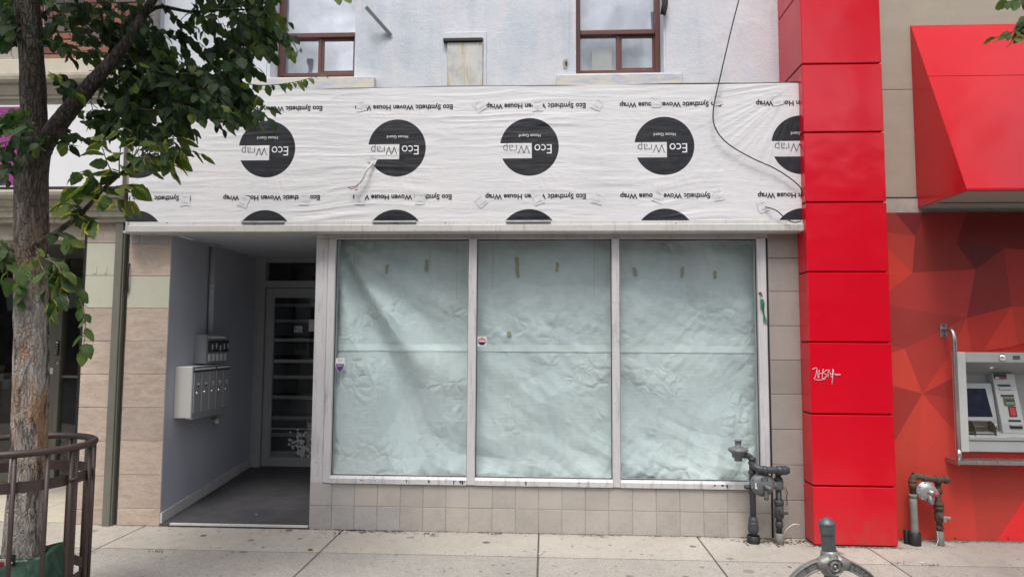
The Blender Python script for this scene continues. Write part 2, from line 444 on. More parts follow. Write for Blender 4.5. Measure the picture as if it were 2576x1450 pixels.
def m_leaf(name, objrand):
    t = NT(name)
    if objrand:
        r = t.n("ObjectInfo", None, 'Random')
    else:
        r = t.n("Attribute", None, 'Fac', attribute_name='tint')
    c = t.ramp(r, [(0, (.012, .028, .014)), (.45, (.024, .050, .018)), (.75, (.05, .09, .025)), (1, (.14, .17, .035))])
    if objrand: c = t.ramp(r, [(0, (.03, .06, .02)), (.4, (.055, .10, .03)), (.8, (.09, .145, .035)), (1, (.16, .19, .045))])  # lighter single leaves: standing clear of the crown's shade is painted into the colour
    uv = t.n("UVMap"); s = t.n("SeparateXYZ", {0: uv}, None)
    edge = t.math('ABSOLUTE', t.math('SUBTRACT', s.outputs[1], .5))
    ln = t.n("TexWave", {'Vector': t.n("CombineXYZ", {0: t.math('ADD', s.outputs[0], t.math('MULTIPLY', edge, -.55))}), 'Scale': 2.6}, 'Fac', bands_direction='X')
    c = t.mix(t.rng(ln, .75, 1., 0, .3), c, t.mix(1.0, c, (1.7, 1.6, 1.3), 'MULTIPLY'))
    c = t.mix(t.rng(edge, .03, .0, 0, .6), c, (.12, .15, .06))
    if objrand:
        e = t.math('ADD', edge, t.math('MULTIPLY', t.noise(25, 4), .25))
        e = t.math('ADD', e, t.math('MULTIPLY', s.outputs[0], .12))
        th = t.rng(t.n("Attribute", None, 'Fac', attribute_name='yel', attribute_type='OBJECT'), 0, 1, .85, .36)
        c = t.mix(t.rng(t.math('SUBTRACT', e, th), 0, .09), c, (.42, .36, .035))
        c = t.mix(t.rng(t.math('SUBTRACT', e, th), .12, .2), c, (.28, .10, .03))
    nb = t.bump(ln, .002)
    d = t.pbsdf(c, .48, 0, nb, .35)
    tl = t.n("BsdfTranslucent", {'Color': t.mix(1.0, c, (1.6, 1.9, .9), 'MULTIPLY')})
    return t.done(t.n("MixShader", {0: .36, 1: d, 2: tl}))
def m_brick():
    t = NT("brick")
    o = t.n("ObjectInfo", None, 'Random')
    c = t.ramp(o, [(0, (.30, .115, .07)), (.22, (.085, .075, .075)), (.42, (.20, .075, .065)), (.6, (.11, .07, .065)), (.78, (.33, .16, .10)), (.9, (.16, .12, .11))], 'CONSTANT')
    n = t.noise(90, 5, .8)
    c = t.mix(t.rng(n, .4, .65, 0, .6), c, t.mix(1.0, c, (.35, .35, .35), 'MULTIPLY'))
    return t.done(t.pbsdf(c, .8, 0, t.bump(n, .004), .3))
def m_dirtmetal(name, c, stain, rough=.5, metal=0., zdrip=None):
    t = NT(name)
    n1 = t.noise(2.2, 6, .65); n2 = t.noise(18, 6, .75); st = t.noise(1, 7, .75, t.mapped((22, 10, 2.2)), .2)
    cc = t.ramp(n1, [(.3, sc(c, .88)), (.6, c), (.8, sc(c, 1.06))])
    cc = t.mix(t.rng(st, .52, .72, 0, .75), cc, stain)
    cc = t.mix(t.rng(n2, .6, .78, 0, .8), cc, sc(stain, .5))
    return t.done(t.pbsdf(cc, t.rng(n2, .3, .7, rough - .12, rough + .15), metal, t.bump(n2, .0012), .45))
def m_tile(name, c, dirt=.16):
    t = NT(name)
    o = t.n("ObjectInfo", None, 'Random')
    n1 = t.noise(3.5, 6, .7); n2 = t.noise(30, 6, .8); n3 = t.noise(1, 5, .7, t.mapped((40, 10, 6)))
    cc = t.ramp(n1, [(.3, sc(c, .86)), (.55, c), (.75, sc(c, 1.08))])
    zf = t.n("SeparateXYZ", {0: t.pos}, 'Z')
    dm = t.math('MULTIPLY', t.rng(zf, .28, .0, .15, 1), t.rng(n2, .45, .7, 0, dirt * 1.8))
    cc = t.mix(dm, cc, (.16, .14, .12))
    cc = t.mix(t.rng(n3, .64, .74, 0, dirt), cc, (.13, .12, .12))
    cc = t.mix(t.rng(t.noise(70, 4, .9), .70, .76, 0, .7), cc, (.08, .075, .07))
    cc = t.mix(1.0, cc, t.ramp(o, [(0, (.9, .9, .9)), (1, (1.05, 1.04, 1.03))]), 'MULTIPLY')
    return t.done(t.pbsdf(cc, t.rng(n2, .3, .7, .35, .55), 0, t.bump(n2, .0012), .45))

MT = {}
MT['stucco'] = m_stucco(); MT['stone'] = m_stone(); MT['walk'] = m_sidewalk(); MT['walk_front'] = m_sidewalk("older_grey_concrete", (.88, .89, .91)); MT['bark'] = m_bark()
MT['paper'] = m_paper(); MT['brick'] = m_brick(); MT['leaf'] = m_leaf("leaf_crown", False); MT['leafo'] = m_leaf("leaf_single_lit", True)
MT['asphalt'] = simple("asphalt", (.05, .05, .052), .85, var=.25, vs_=1.2, bump=.004, bs=60)
MT['kerb'] = simple("kerb_concrete", (.30, .285, .26), .85, bump=.002, bs=70)
MT['joint'] = simple("joint_dirt", (.075, .065, .055), .95, var=.4, vs_=14, bump=.004, bs=60)
MT['green_tile'] = simple("cream_green_tile", (.49, .485, .39), .5, var=.05, vs_=2, grime=.12)
MT['grey_tile'] = m_tile("grey_tile", (.40, .385, .375)); MT['beige_tile'] = m_tile("beige_tile", (.43, .395, .36)); MT['pil_tile'] = m_tile("pilaster_tile", (.31, .285, .26), .2)
MT['mortar'] = simple("mortar", (.33, .30, .27), .9, var=.2, vs_=12); MT['pale_mortar'] = simple("pale_grout", (.50, .475, .44), .9, var=.2, vs_=12)
MT['blue_wall'] = simple("blue_grey_paint", (.39, .41, .455), .6, var=.09, vs_=1.5, grime=.12, bump=.0006, bs=90)
MT['ceiling'] = simple("ceiling_paint", (.48, .50, .54), .6, var=.06, grime=.1)
MT['ramp'] = simple("ramp_rubber", (.068, .066, .071), .62, var=.35, vs_=5, grime=.5, bump=.0015, bs=90)
MT['frame'] = m_dirtmetal("pale_painted_frame", (.56, .545, .555), (.25, .235, .26), .45)
MT['sillrail'] = m_dirtmetal("scuffed_sill_paint", (.56, .545, .555), (.11, .105, .125), .45)
MT['ledge'] = m_dirtmetal("white_ledge_metal", (.55, .54, .52), (.36, .30, .21), .45)
MT['doorframe'] = simple("grey_door_frame", (.37, .375, .385), .5, var=.1)
MT['brown'] = simple("brown_window_frame", (.12, .042, .034), .42, var=.12, vs_=4, grime=.2)
MT['sill'] = None
MT['black'] = simple("black_rubber", (.012, .012, .013), .55, var=.3); MT['blackmetal'] = simple("black_metal", (.014, .015, .018), .4, var=.2)
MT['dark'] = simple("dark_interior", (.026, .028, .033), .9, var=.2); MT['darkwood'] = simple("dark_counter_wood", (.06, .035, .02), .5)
MT['olive'] = simple("olive_paint", (.155, .155, .125), .5, var=.1, vs_=4, grime=.3)
MT['olive_d'] = simple("dark_olive_paint", (.075, .076, .066), .5, var=.12)
MT['cornice'] = simple("painted_stone_cornice", (.36, .325, .26), .75, var=.16, vs_=3, grime=.6, bump=.002, bs=60)
MT['cream'] = simple("cream_stone", (.52, .47, .38), .75, var=.1, grime=.35, bump=.002, bs=60)
MT['signwhite'] = simple("sign_white", (.74, .74, .75), .4, var=.03, grime=.05); MT['magenta'] = simple("sign_magenta", (.27, .028, .20), .4, var=.1, vs_=20, grime=.1)
MT['red'] = m_red("red_cladding", (.62, .002, .016), .19, 1.6); MT['red_awn'] = m_red("red_awning", (.60, .007, .016), .2, 1.4)
MT['mural'] = m_attr("mural_print", "fcol", .5, .8, .25)
MT['beige_wall'] = simple("beige_stone_panel", (.385, .335, .27), .75, var=.07, vs_=2, grime=.15, bump=.0012, bs=50, stretch=(1, 1, 4))
MT['soffit'] = simple("soffit_panel", (.33, .31, .29), .6, var=.06, grime=.15)
MT['concrete'] = simple("concrete_band", (.40, .37, .33), .85, var=.14, vs_=5, grime=.5, bump=.002, bs=60)
MT['steel'] = simple("brushed_steel", (.45, .44, .44), .32, .9, var=.12, vs_=6, grime=.2, stretch=(1, 1, .1))
MT['atm'] = simple("atm_grey_shell", (.42, .43, .425), .45, .15, var=.06, vs_=4, grime=.15)
MT['atm_l'] = simple("atm_pale_trim", (.56, .57, .55), .45, .1, var=.06, grime=.15)
MT['screen'] = simple("dark_screen", (.018, .022, .038), .12, var=.1, grime=0, bump=0)
MT['smoke'] = simple("smoked_plastic", (.10, .085, .055), .25, var=.1); MT['mirror'] = simple("mirror_dome", (.9, .9, .9), .04, 1., var=.0, grime=0, bump=0)
MT['gas'] = simple("grey_gas_paint", (.042, .047, .056), .45, var=.2, vs_=9, grime=.4, bump=.0012, bs=110)
MT['gas_l'] = simple("light_grey_gas_cast", (.145, .153, .163), .5, .2, var=.2, vs_=12, grime=.4, bump=.0012, bs=110)
MT['rust'] = simple("rusty_brown_pipe", (.085, .058, .038), .7, var=.5, vs_=14, grime=.6, bump=.002, bs=90)
MT['wrapgrey'] = simple("grey_pipe_wrap", (.20, .20, .185), .75, var=.35, vs_=12, grime=.5, bump=.003, bs=40)
MT['alu'] = simple("cast_aluminium", (.40, .40, .40), .45, .7, var=.2, vs_=15, grime=.4, bump=.002, bs=90)
MT['pinkcap'] = simple("faded_red_cap", (.35, .07, .08), .5, var=.3)
MT['galv'] = simple("weathered_galvanized", (.115, .125, .13), .5, .5, var=.35, vs_=14, grime=.5, bump=.0015, bs=80, stretch=(1, 1, .35))
MT['castiron'] = simple("cast_grey_metal", (.27, .265, .25), .5, .6, var=.2, vs_=12, grime=.3, bump=.0015, bs=90)
MT['guard'] = simple("dark_brown_paint", (.048, .030, .026), .5, var=.25, vs_=8, grime=.4, bump=.0012, bs=110)
MT['bag'] = simple("green_watering_bag", (.022, .065, .042), .38, var=.3, vs_=4, grime=.2)
MT['white'] = simple("white_print", (.74, .74, .75), .5, var=.04, grime=.05, bump=0); MT['blackprint'] = simple("black_print", (.014, .014, .018), .5, var=.1, grime=0, bump=0)
MT['greyprint'] = simple("grey_print", (.22, .22, .24), .5, var=.1, grime=0, bump=0)
MT['tape'] = simple("silvery_tape", (.66, .66, .67), .45, 0., var=.15, vs_=30, grime=.2, bump=.002, bs=60)
MT['tape_print'] = simple("faint_grey_print", (.40, .41, .43), .5, grime=0, bump=0)
MT['navy_stain'] = simple("dark_paint_drip", (.06, .06, .075), .6, grime=0, bump=0)
MT['tile_grout'] = simple("tile_grout", (.37, .34, .305), .9, var=.3, vs_=9)
MT['mailbox'] = simple("aluminium_mailbox", (.42, .425, .43), .42, .35, var=.1, vs_=5, grime=.2, stretch=(1, 1, .15))
MT['mailside'] = simple("white_mailbox_side", (.56, .55, .53), .5, .1, var=.05, grime=.1)
MT['boxgrey'] = simple("grey_steel_box", (.30, .315, .32), .45, .15, var=.08, grime=.15)
MT['redprint'] = simple("red_print", (.45, .03, .03), .5, var=.1, grime=0); MT['purple'] = simple("purple_print", (.10, .03, .20), .45, var=.1, grime=0)
MT['navy'] = simple("navy_print", (.02, .03, .10), .45, grime=0); MT['orange'] = simple("orange_print", (.7, .22, .12), .5, grime=0)
MT['greenprint'] = simple("green_print", (.10, .25, .10), .4, grime=0)
MT['browntape'] = simple("brown_tape", (.37, .345, .25), .45, var=.2, vs_=25, grime=.2)
MT['ribbon'] = simple("green_ribbon", (.02, .16, .08), .5, var=.2); MT['rope'] = simple("rusty_hook", (.14, .07, .035), .7)
MT['curtain'] = simple("white_curtain", (.50, .54, .61), .85, var=.05, vs_=3, grime=.05, bump=.004, bs=18, stretch=(6, 1, .2))
MT['glass'] = m_glass("shop_glass", (.955, .985, .978), 0, .06); MT['glass_up'] = m_glass("upper_window_glass", (.97, .98, .99), 0, .03, 2.6)
MT['glass_dark'] = m_glass("dark_door_glass", (.90, .91, .91), 0, .03)
MT['glass_dark_solid'] = simple("far_window_glass", (.03, .035, .04), .1, grime=0, bump=0)
MT['crumb'] = simple("leaf_litter", (.10, .07, .045), .9, var=.5, vs_=40, bump=0); MT['butt'] = simple("cigarette_paper", (.62, .58, .5), .8, var=.1)
MT['weed'] = simple("weed_green", (.05, .075, .025), .7, var=.3, vs_=30, bump=0)
MT['tread'] = simple("stair_nosing", (.30, .31, .32), .6, grime=.2)
def m_sill():
    t = NT("flaking_sill_paint")
    n = t.noise(1, 7, .7, t.mapped((5, 5, 22)), .5); n2 = t.noise(40, 5, .8)
    c = t.ramp(n, [(.35, (.42, .46, .55)), (.48, (.55, .56, .58)), (.53, (.64, .60, .50)), (.7, (.68, .62, .50))])
    c = t.mix(t.rng(n2, .6, .8, 0, .5), c, (.36, .33, .29))
    return t.done(t.pbsdf(c, .8, 0, t.bump(t.math('ADD', n, t.math('MULTIPLY', n2, .3)), .003), .3))
MT['sill'] = m_sill(); MT['seam'] = simple("clear_seam_tape", (.70, .745, .755), .35, var=.04, grime=.05)
def m_niche():
    t = NT("rust_stained_render")
    s = t.n("SeparateXYZ", {0: t.pos}, None)
    n = t.noise(6, 7, .7); n2 = t.noise(1, 6, .7, t.mapped((14, 4, 2)))
    c = t.ramp(n, [(.35, (.44, .45, .44)), (.5, (.56, .57, .55)), (.65, (.62, .60, .55))])
    c = t.mix(t.rng(n2, .5, .66, 0, .75), c, (.50, .34, .13))
    return t.done(t.pbsdf(c, .85, 0, t.bump(n, .004), .3))
MT['niche'] = m_niche()
# ================================================================== SETTING
KERB_Y = -3.55
struct(MB().box(-60, 60, -60, KERB_Y - .15, -.5, -.14).build("street", MT['asphalt']), "dark asphalt roadway in front of the sidewalk", "road")
struct(MB().box(-60, 60, KERB_Y - .15, KERB_Y, -.4, 0.0, .012).build("kerb", MT['kerb']), "concrete kerb between sidewalk and roadway", "kerb")
walk = struct(MB().box(-60, 60, KERB_Y, 1.2, -.4, -.006).build("sidewalk", MT['joint']), "pale concrete sidewalk with tooled joints and gum spots", "sidewalk")
yj = .5 * (PZ(500, 1387).y + PZ(2300, 1412).y)
xj = [.5 * (PZ(*a).x + PZ(*b).x) for a, b in (((345, 1325), (210, 1400)), ((864, 1327), (740, 1449)), ((1350, 1345), (1357, 1449)), ((1758, 1353), (1829, 1449)), ((2170, 1367), (2294, 1449)))]
dj = 1.62
xs = [xj[0] - 2 * dj, xj[0] - dj] + xj + [xj[-1] + dj, xj[-1] + 2 * dj]
ys = [0.06, yj, yj - 1.25, KERB_Y + .004]
g_ = .006
for i in range(len(xs) - 1):
    for j in range(3):
        MB().box(xs[i] + g_, xs[i + 1] - g_, ys[j + 1] + g_, ys[j] - g_, -.06, 0.0 - .0015 * ((i * 3 + j * 5) % 3), .004).build("slab", MT['walk' if j == 0 else 'walk_front'], walk)
for xa, xb in ((-40, xs[0] - g_), (xs[-1] + g_, 40)):
    MB().box(xa, xb, KERB_Y + .004, .06, -.06, -.001, .004).build("slab", MT['walk'], walk)

# ---- buildings across the street (behind the photographer; they show only as reflections and as blocked sky)
MT['opp'] = [simple("far_brick", (.16, .085, .065), .85, var=.2, vs_=.6, bump=0), simple("far_render", (.30, .28, .25), .85, var=.15, vs_=.6, bump=0), simple("far_dark_brick", (.10, .07, .06), .85, var=.2, vs_=.6, bump=0)]
struct(MB().box(-60, 60, -24, -19.6, -.4, -.012).build("far_sidewalk", MT['kerb']), "concrete sidewalk across the street", "sidewalk")
for k, (xa, xb, h, lb) in enumerate(((-30, -15, 9.0, "red brick terrace across the street, one of two in brick"), (-14.9, -5, 8.0, "pale rendered house across the street, lower of the row"), (-4.9, 6, 9.6, "dark brick terrace across the street facing the vacant shop"), (6.1, 16, 8.4, "pale rendered house across the street facing the bank"), (16.1, 30, 9.2, "red brick terrace across the street beyond the bank"))):
    ob = thing("opposite_building", lb, "building", (.5 * (xa + xb), -22, 0))
    B("wall", MT['opp'][(0, 1, 2, 1, 0)[k]], ob, xa, xb, -30, -22.0, -.012, h, 0)
    B("cornice", MT['opp'][1], ob, xa, xb, -21.99, -21.7, h - .5, h, .02)
    B("shop_window", MT['glass_dark_solid'], ob, xa + .6, xb - .6, -21.99, -21.95, .5, 2.9, 0)
    B("fascia", MT['signwhite'], ob, xa + .4, xb - .4, -21.99, -21.8, 3.1, 3.9, .01)
    for r__ in range(2):
        for q in range(int((xb - xa) / 2.4)):
            B("window", MT['glass_dark_solid'], ob, xa + .8 + q * 2.4, xa + 2.0 + q * 2.4, -21.99, -21.94, 4.5 + r__ * 2.3, 6.0 + r__ * 2.3, 0) if 6.0 + r__ * 2.3 < h - .7 else None
# ================================================================== MAIN SHOP BUILDING
YW, YF, YWR = .36, -.10, -.12               # upper wall, fascia box face, wrap sheet
xw = avx((432, 590), (403, 1310))            # right face of the left pilaster = left wall of the entry
xl = avx((327, 590), (296, 1278))            # left edge of the pilaster
xcl = avx((797, 600), (779, 1210)); xcr = avx((846, 600), (830, 1210)); xcm = avx((827, 600), (812, 1210))
xjr0 = avx((1902, 620), (1914, 1190)); xjr1 = avx((1921, 620), (1940, 1200)); xpl = avx((1928, 620), (1946, 1260)); xpr = avx((2017, 620), (2034, 1300)) + .02
xwl = P(320, 555, YWR).x; xwr = P(2014, 400, YWR).x
z_led1 = P(1200, 554, YWR).z
z_wt = .5 * (P(700, 227, YWR).z + P(1900, 207, YWR).z)
z_head = P(1200, 586, 0).z; z_top = .5 * (P(1000, 600, 0).z + P(1800, 599, 0).z)
z_sill1 = .5 * (P(1000, 1198, 0).z + P(1750, 1208, 0).z); z_sill0 = .5 * (P(1000, 1218, 0).z + P(1750, 1227, 0).z)
shop = thing("shop_building", "vacant shop with a white wrapped fascia, papered windows and grey stucco upper wall", "building", (-.8, 0, 0))

# upper stucco wall with two window openings
def win_rect(u0, v0, u1, v1): return P(u0, .5 * (v0 + v1), YW).x, P(u1, .5 * (v0 + v1), YW).x, P(.5 * (u0 + u1), v1, YW).z, P(.5 * (u0 + u1), v0, YW).z
YWF = YW + .20
wA = (avx((671, 100), (671, 180), YW), avx((911, 20), (908, 180), YW)); wB = (avx((1431, 20), (1431, 180), YW), avx((1676, 20), (1672, 180), YW))
zsA = .5 * (P(800, 194, YW).z + P(1550, 184, YW).z); ztop = zsA + 1.95
xU0, xU1 = xwl - .02, P(1962, 100, YW).x + .25
holes = [wA, wB]; zU = 7.2
x = xU0
m = MB()
def wallcol(a, b, z0, z1): m.box(a, b, YW, YW + .3, z0, z1)
wallcol(xU0, wA[0], z_wt - .35, zU); wallcol(wA[1], wB[0], z_wt - .35, zU); wallcol(wB[1], xU1, z_wt - .35, zU)
for w in holes: wallcol(w[0], w[1], z_wt - .35, zsA); wallcol(w[0], w[1], ztop, zU)
upper = m.build("upper_wall", MT['stucco'], shop)
# faint rendered bands of the wall
for u in (2005,):
    pass
def upper_window(w, dark_left, nm):
    wd = MB().box(w[0] - .001, w[1] + .001, YWF + .14, YWF + .16, zsA, ztop).build("window", MT['curtain'], shop)   # net curtain behind the panes
    lite = nm
    x0, x1 = lite; fr = .052
    zt = (P(800, 84, YWF).z if dark_left else P(1550, 76, YWF).z); zb = zt - .048
    z0 = (P(800, 191, YWF).z if dark_left else P(1550, 184, YWF).z)
    f = MB()
    f.box(x0, x0 + fr, YWF, YWF + .08, z0, ztop, .004); f.box(x1 - fr, x1, YWF, YWF + .08, z0, ztop, .004)
    f.box(x0 + fr, x1 - fr, YWF + .004, YWF + .08, z0, z0 + .035, .004); f.box(x0 + fr, x1 - fr, YWF - .012, YWF + .08, zb, zt, .004)
    xm = .5 * (x0 + x1) + .005
    f.box(xm - .016, xm + .018, YWF + .012, YWF + .07, z0 + .035, zb, .003)
    f.build("frame", MT['brown'], wd)
    s = MB(); a, b_, c, d = xm + .018, x1 - fr, z0 + .035, zb
    for (p, q, r_, t_) in ((a, a + .022, c, d), (b_ - .022, b_, c, d), (a + .022, b_ - .022, c, c + .025), (a + .022, b_ - .022, d - .022, d)): s.box(p, q, YWF + .02, YWF + .05, r_, t_, .002)
    s.build("sash", MT['brown'], wd)
    MB().box(x0 + fr, x1 - fr, YWF + .03, YWF + .036, zt, ztop).build("pane", MT['glass_up'], wd)
    MB().box(x0 + fr, xm - .016, YWF + .042, YWF + .048, z0 + .035, zb).build("pane", MT['glass_up'], wd)
    MB().box(a + .022, b_ - .022, YWF + .033, YWF + .039, c + .025, d - .022).build("pane", MT['glass_up'], wd)
    # painted reveals between the frame and the wall face
    B("jamb", MT['stucco'], wd, w[0] - .03, x0 - .001, YW + .012, YWF + .1, zsA, ztop, .002)
    B("jamb", MT['stucco'], wd, x1 + .001, w[1] + .03, YW + .012, YWF + .1, zsA, ztop, .002)
    return wd
xa0, xa1 = avx((707, 20), (694, 185), YWF), avx((907, 20), (904, 185), YWF)
xb0, xb1 = avx((1448, 20), (1445, 185), YWF), avx((1661, 20), (1659, 185), YWF)
upper_window(wA, True, (xa0, xa1)); wBo = upper_window(wB, False, (xb0, xb1))
# pale things standing inside the right-hand window
MB().poly_y([(P(1486, 187, YWF + .1).x, P(1486, 187, YWF + .1).z), (P(1540, 187, YWF + .1).x, P(1540, 187, YWF + .1).z), (P(1538, 120, YWF + .1).x, P(1538, 120, YWF + .1).z), (P(1490, 120, YWF + .1).x, P(1490, 120, YWF + .1).z)], YWF + .09, YWF + .13).build("lamp_shade", MT['green_tile'], wBo)
# sills
for (u0, v0, u1, v1) in ((637, 194, 941, 228), (1399, 186, 1717, 224)):
    p = P(u0, .5 * (v0 + v1), YW - .05); q = P(u1, .5 * (v0 + v1), YW - .05)
    B("window_sill", MT['sill'], shop, p.x, q.x, YW - .05, YW + .12, P(.5 * (u0 + u1), v1 + 12, YW - .05).z, P(.5 * (u0 + u1), v0, YW - .05).z, .006)
# blocked chimney niche: a proud render panel under a black lintel
n0, n1 = P(1124, 150, YW - .03), P(1214, 150, YW - .03)
nz1, nz0 = P(1168, 106, YW - .03).z, P(1168, 240, YW - .03).z
B("blocked_niche", MT['niche'], shop, n0.x, n1.x, YW - .03, YW + .1, nz0, nz1, .006)
B("lintel", MT['black'], shop, P(1114, 100, YW - .05).x, P(1213, 100, YW - .05).x, YW - .05, YW + .1, nz1 + .002, P(1160, 95, YW - .05).z, .004)
B("patch", MT['stucco'], shop, P(1120, 88, YW).x, P(1222, 88, YW).x, YW - .012, YW + .1, P(1160, 95, YW - .05).z + .003, P(1160, 82, YW).z, .004)
B("patch", MT['stucco'], shop, n1.x + .003, P(1223, 150, YW - .012).x, YW - .014, YW + .1, nz0, P(1160, 82, YW).z, .004)
# loose angle iron on the wall
a, b = P(920, 18, YW - .16), P(984, 90, YW - .015)
d = (b - a).normalized(); s_ = Vector((d.z, 0, -d.x)).normalized(); t_ = d.cross(s_)
m = MB()
for (e1, w1, e2, w2) in ((s_, .036, t_, .004), (t_, .036, s_, .004)):
    vs = [p + e1 * i * w1 + e2 * j * w2 for p in (a, b) for i in (-.5 if e1 is s_ else 0, .5 if e1 is s_ else 1) for j in (0, 1)]
    m.add(vs, [(0, 1, 3, 2), (4, 6, 7, 5), (0, 4, 5, 1), (2, 3, 7, 6), (0, 2, 6, 4), (1, 5, 7, 3)])
m.build("angle_bracket", MT['boxgrey'], shop)
# broken plaster hole, dark cable knot by the window, small conduit clip
hc = P(1422, 161, YW)
m = MB(); pts = []
for k in range(11):
    a = 2 * math.pi * k / 11; r = .05 * (.7 + .5 * random.random()); pts.append((hc.x + r * .6 * math.cos(a), hc.z + r * math.sin(a)))
m.poly_y(pts, YW - .006, YW + .02).build("plaster_hole", MT['cornice'], shop)
MB().poly_y([(hc.x + (p - hc.x) * .4 + .006, hc.z + (q - hc.z) * .5) for p, q in pts], YW - .009, YW + .02).build("plaster_hole", MT['black'], shop)
knot = MB()
for k in range(5):
    u = 1660 + k * 3
    knot.tube(smoothpath([P(u, -40, YW - .05), P(u + 6, 5, YW - .07), P(u + 4 - k, 24 + 3 * k, YW - .06), P(u + 2 - k, 36, YW - .03)]), .008, 8)
knot.build("cable_knot", MT['black'], shop)

# fascia box behind the wrap, wrap sheet with real wrinkles
B("fascia_box", MT['black'], shop, xwl + .004, xwr + .012, YF, YW + .05, z_led1 - .02, z_wt + .004, .004)
LC = [P(u, v, YWR) for u, v in ((670, 374), (1000, 373), (1332, 371), (1669, 366))]
pitch = (LC[3].x - LC[0].x) / 3; xc0 = sum(p.x for p in LC) / 4 - 1.5 * pitch; zc1 = sum(p.z for p in LC) / 4
rad = .5 * (P(1073, 373, YWR).x - P(928, 373, YWR).x); zc2 = P(1000, 527, YWR).z - rad
cornr = (xwr, z_wt)
pulls = [(xc0 + pitch * (k + .48), z_wt - .02) for k in range(-1, 5)]
def hwrap(x, z):
    x = np.asarray(x, float); z = np.asarray(z, float)
    wx = x + .25 * (vn(x * 1.1, z * 1.7, 3) - .5); wz = z + .10 * (vn(x * 1.3 + 7, z * 2.0, 9) - .5)
    amp = .25 + 1.2 * vn(x * 1.5, z * 2.2, 21) ** 1.5
    h = amp * (ridge(wx * 1.5, wz * 17, 31) ** 2.4 + .7 * ridge(wx * 2.8 + 3, wz * 30, 32) ** 2.2)
    # creases fanning out of the top right corner
    dx, dz = cornr[0] - x, cornr[1] - z; r = np.sqrt(dx * dx + dz * dz) + 1e-4; an = np.arctan2(dz, dx + 1e-6)
    wgt = np.clip(1.25 - r / 1.25, 0, 1)
    fan = (ridge(an * 13 + .4 * vn(r * 3, an * 2, 41), r * 1.3, 42) ** 2.2 + .6 * ridge(an * 25, r * 1.8, 43) ** 2) * np.clip(r * 4, .1, 1)
    h = h * (1 - wgt) + 1.15 * wgt * fan
    # short creases radiating round each black disc and the fixing points
    k = np.round((x - xc0) / pitch); ddx = x - (xc0 + k * pitch); ddz = z - zc1; rr = np.sqrt(ddx ** 2 + ddz ** 2); aa = np.arctan2(ddz, ddx)
    ring = np.clip(1 - np.abs(rr - rad * 1.25) / .16, 0, 1) * np.clip(np.abs(ddz) / rad - .35, 0, 1)
    h = h + ring * .9 * ridge(aa * 9 + k * 5, rr * 3, 51) ** 2
    big = .9 * (vn(x * .8, z * 1.2, 61) - .5)
    return .0028 * h + .006 * big
nx, nz = 560, 150
gx = np.linspace(xwl, xwr, nx); gz = np.linspace(z_led1 - .01, z_wt, nz)
GX, GZ = np.meshgrid(gx, gz); H = hwrap(GX, GZ)
edge = np.clip((z_wt - GZ) / .03, 0, 1)
topw = .010 * (vn(GX * 2.2, GX * 0, 71) - .5)
GZ2 = GZ + topw * np.clip((GZ - z_led1) / (z_wt - z_led1), 0, 1) ** 6
V = np.stack([GX, YWR - H, GZ2], -1).reshape(-1, 3)
idx = np.arange(nx * nz).reshape(nz, nx)
F = np.stack([idx[:-1, :-1], idx[:-1, 1:], idx[1:, 1:], idx[1:, :-1]], -1).reshape(-1, 4)
me = bpy.data.meshes.new("house_wrap"); me.from_pydata(V.tolist(), [], F.tolist()); me.update()
me.polygons.foreach_set("use_smooth", [True] * len(F))
me.materials.append(m_wrap(pitch, xc0, zc1, zc2, rad, xwr))
wrap = link("house_wrap", me, shop); wrap['label'] = "wrinkled white house wrap sheet printed with black discs and upside-down lettering"
def clipx(vs, fs, x0, x1):
    bm = bmesh.new(); bv = [bm.verts.new(v) for v in vs]
    for f in fs:
        try: bm.faces.new([bv[i] for i in f])
        except ValueError: pass
    for xx, n in ((x0, -1), (x1, 1)):
        bmesh.ops.bisect_plane(bm, geom=bm.verts[:] + bm.edges[:] + bm.faces[:], plane_co=(xx, 0, 0), plane_no=(n, 0, 0), clear_outer=True)
    bm.verts.ensure_lookup_table(); bm.verts.index_update()
    o = [tuple(v.co) for v in bm.verts], [tuple(v.index for v in f.verts) for f in bm.faces]; bm.free(); return o
def on_wrap(vs, off=.0025):
    a = np.array(vs); a[:, 1] = YWR - hwrap(a[:, 0], a[:, 2]) - off; return a.tolist()
def wrap_text(s, cx, cz, w, cap, mat, bold):
    vs, fs = text_xz(s, cx, cz, w, cap, 0, bold, flip=True)
    if min(v[0] for v in vs) < xwl + .002 or max(v[0] for v in vs) > xwr - .002:
        vs, fs = clipx(vs, fs, xwl + .003, xwr - .003)
    if not fs: return
    o = MB().add(on_wrap(vs), fs).build("lettering", mat, wrap, fix=False); return o
ppm = FPX / (YWR - CAM.y)
zr1 = .5 * (P(1017, 271, YWR).z + P(1680, 263, YWR).z); zr2 = .5 * (P(1014, 496, YWR).z + P(1680, 493, YWR).z)
for k in range(-1, 5):
    cx = xc0 + k * pitch
    for zz in (zr1, zr2):
        wrap_text("Eco Synthetic Woven House Wrap", cx + 16 / ppm, zz, 256 / ppm, 12.5 / ppm, MT['blackprint'], .028)
    wrap_text("Wrap", cx - 33 / ppm, zc1 - 6 / ppm, 68 / ppm, 23 / ppm, MT['blackprint'], -.018)
    wrap_text("Eco", cx + 35 / ppm, zc1 - 6 / ppm, 44 / ppm, 24 / ppm, MT['white'], .0)
    wrap_text("House Guard", cx + 1 / ppm, zc1 + 29 / ppm, 55 / ppm, 8 / ppm, MT['white'], .0)
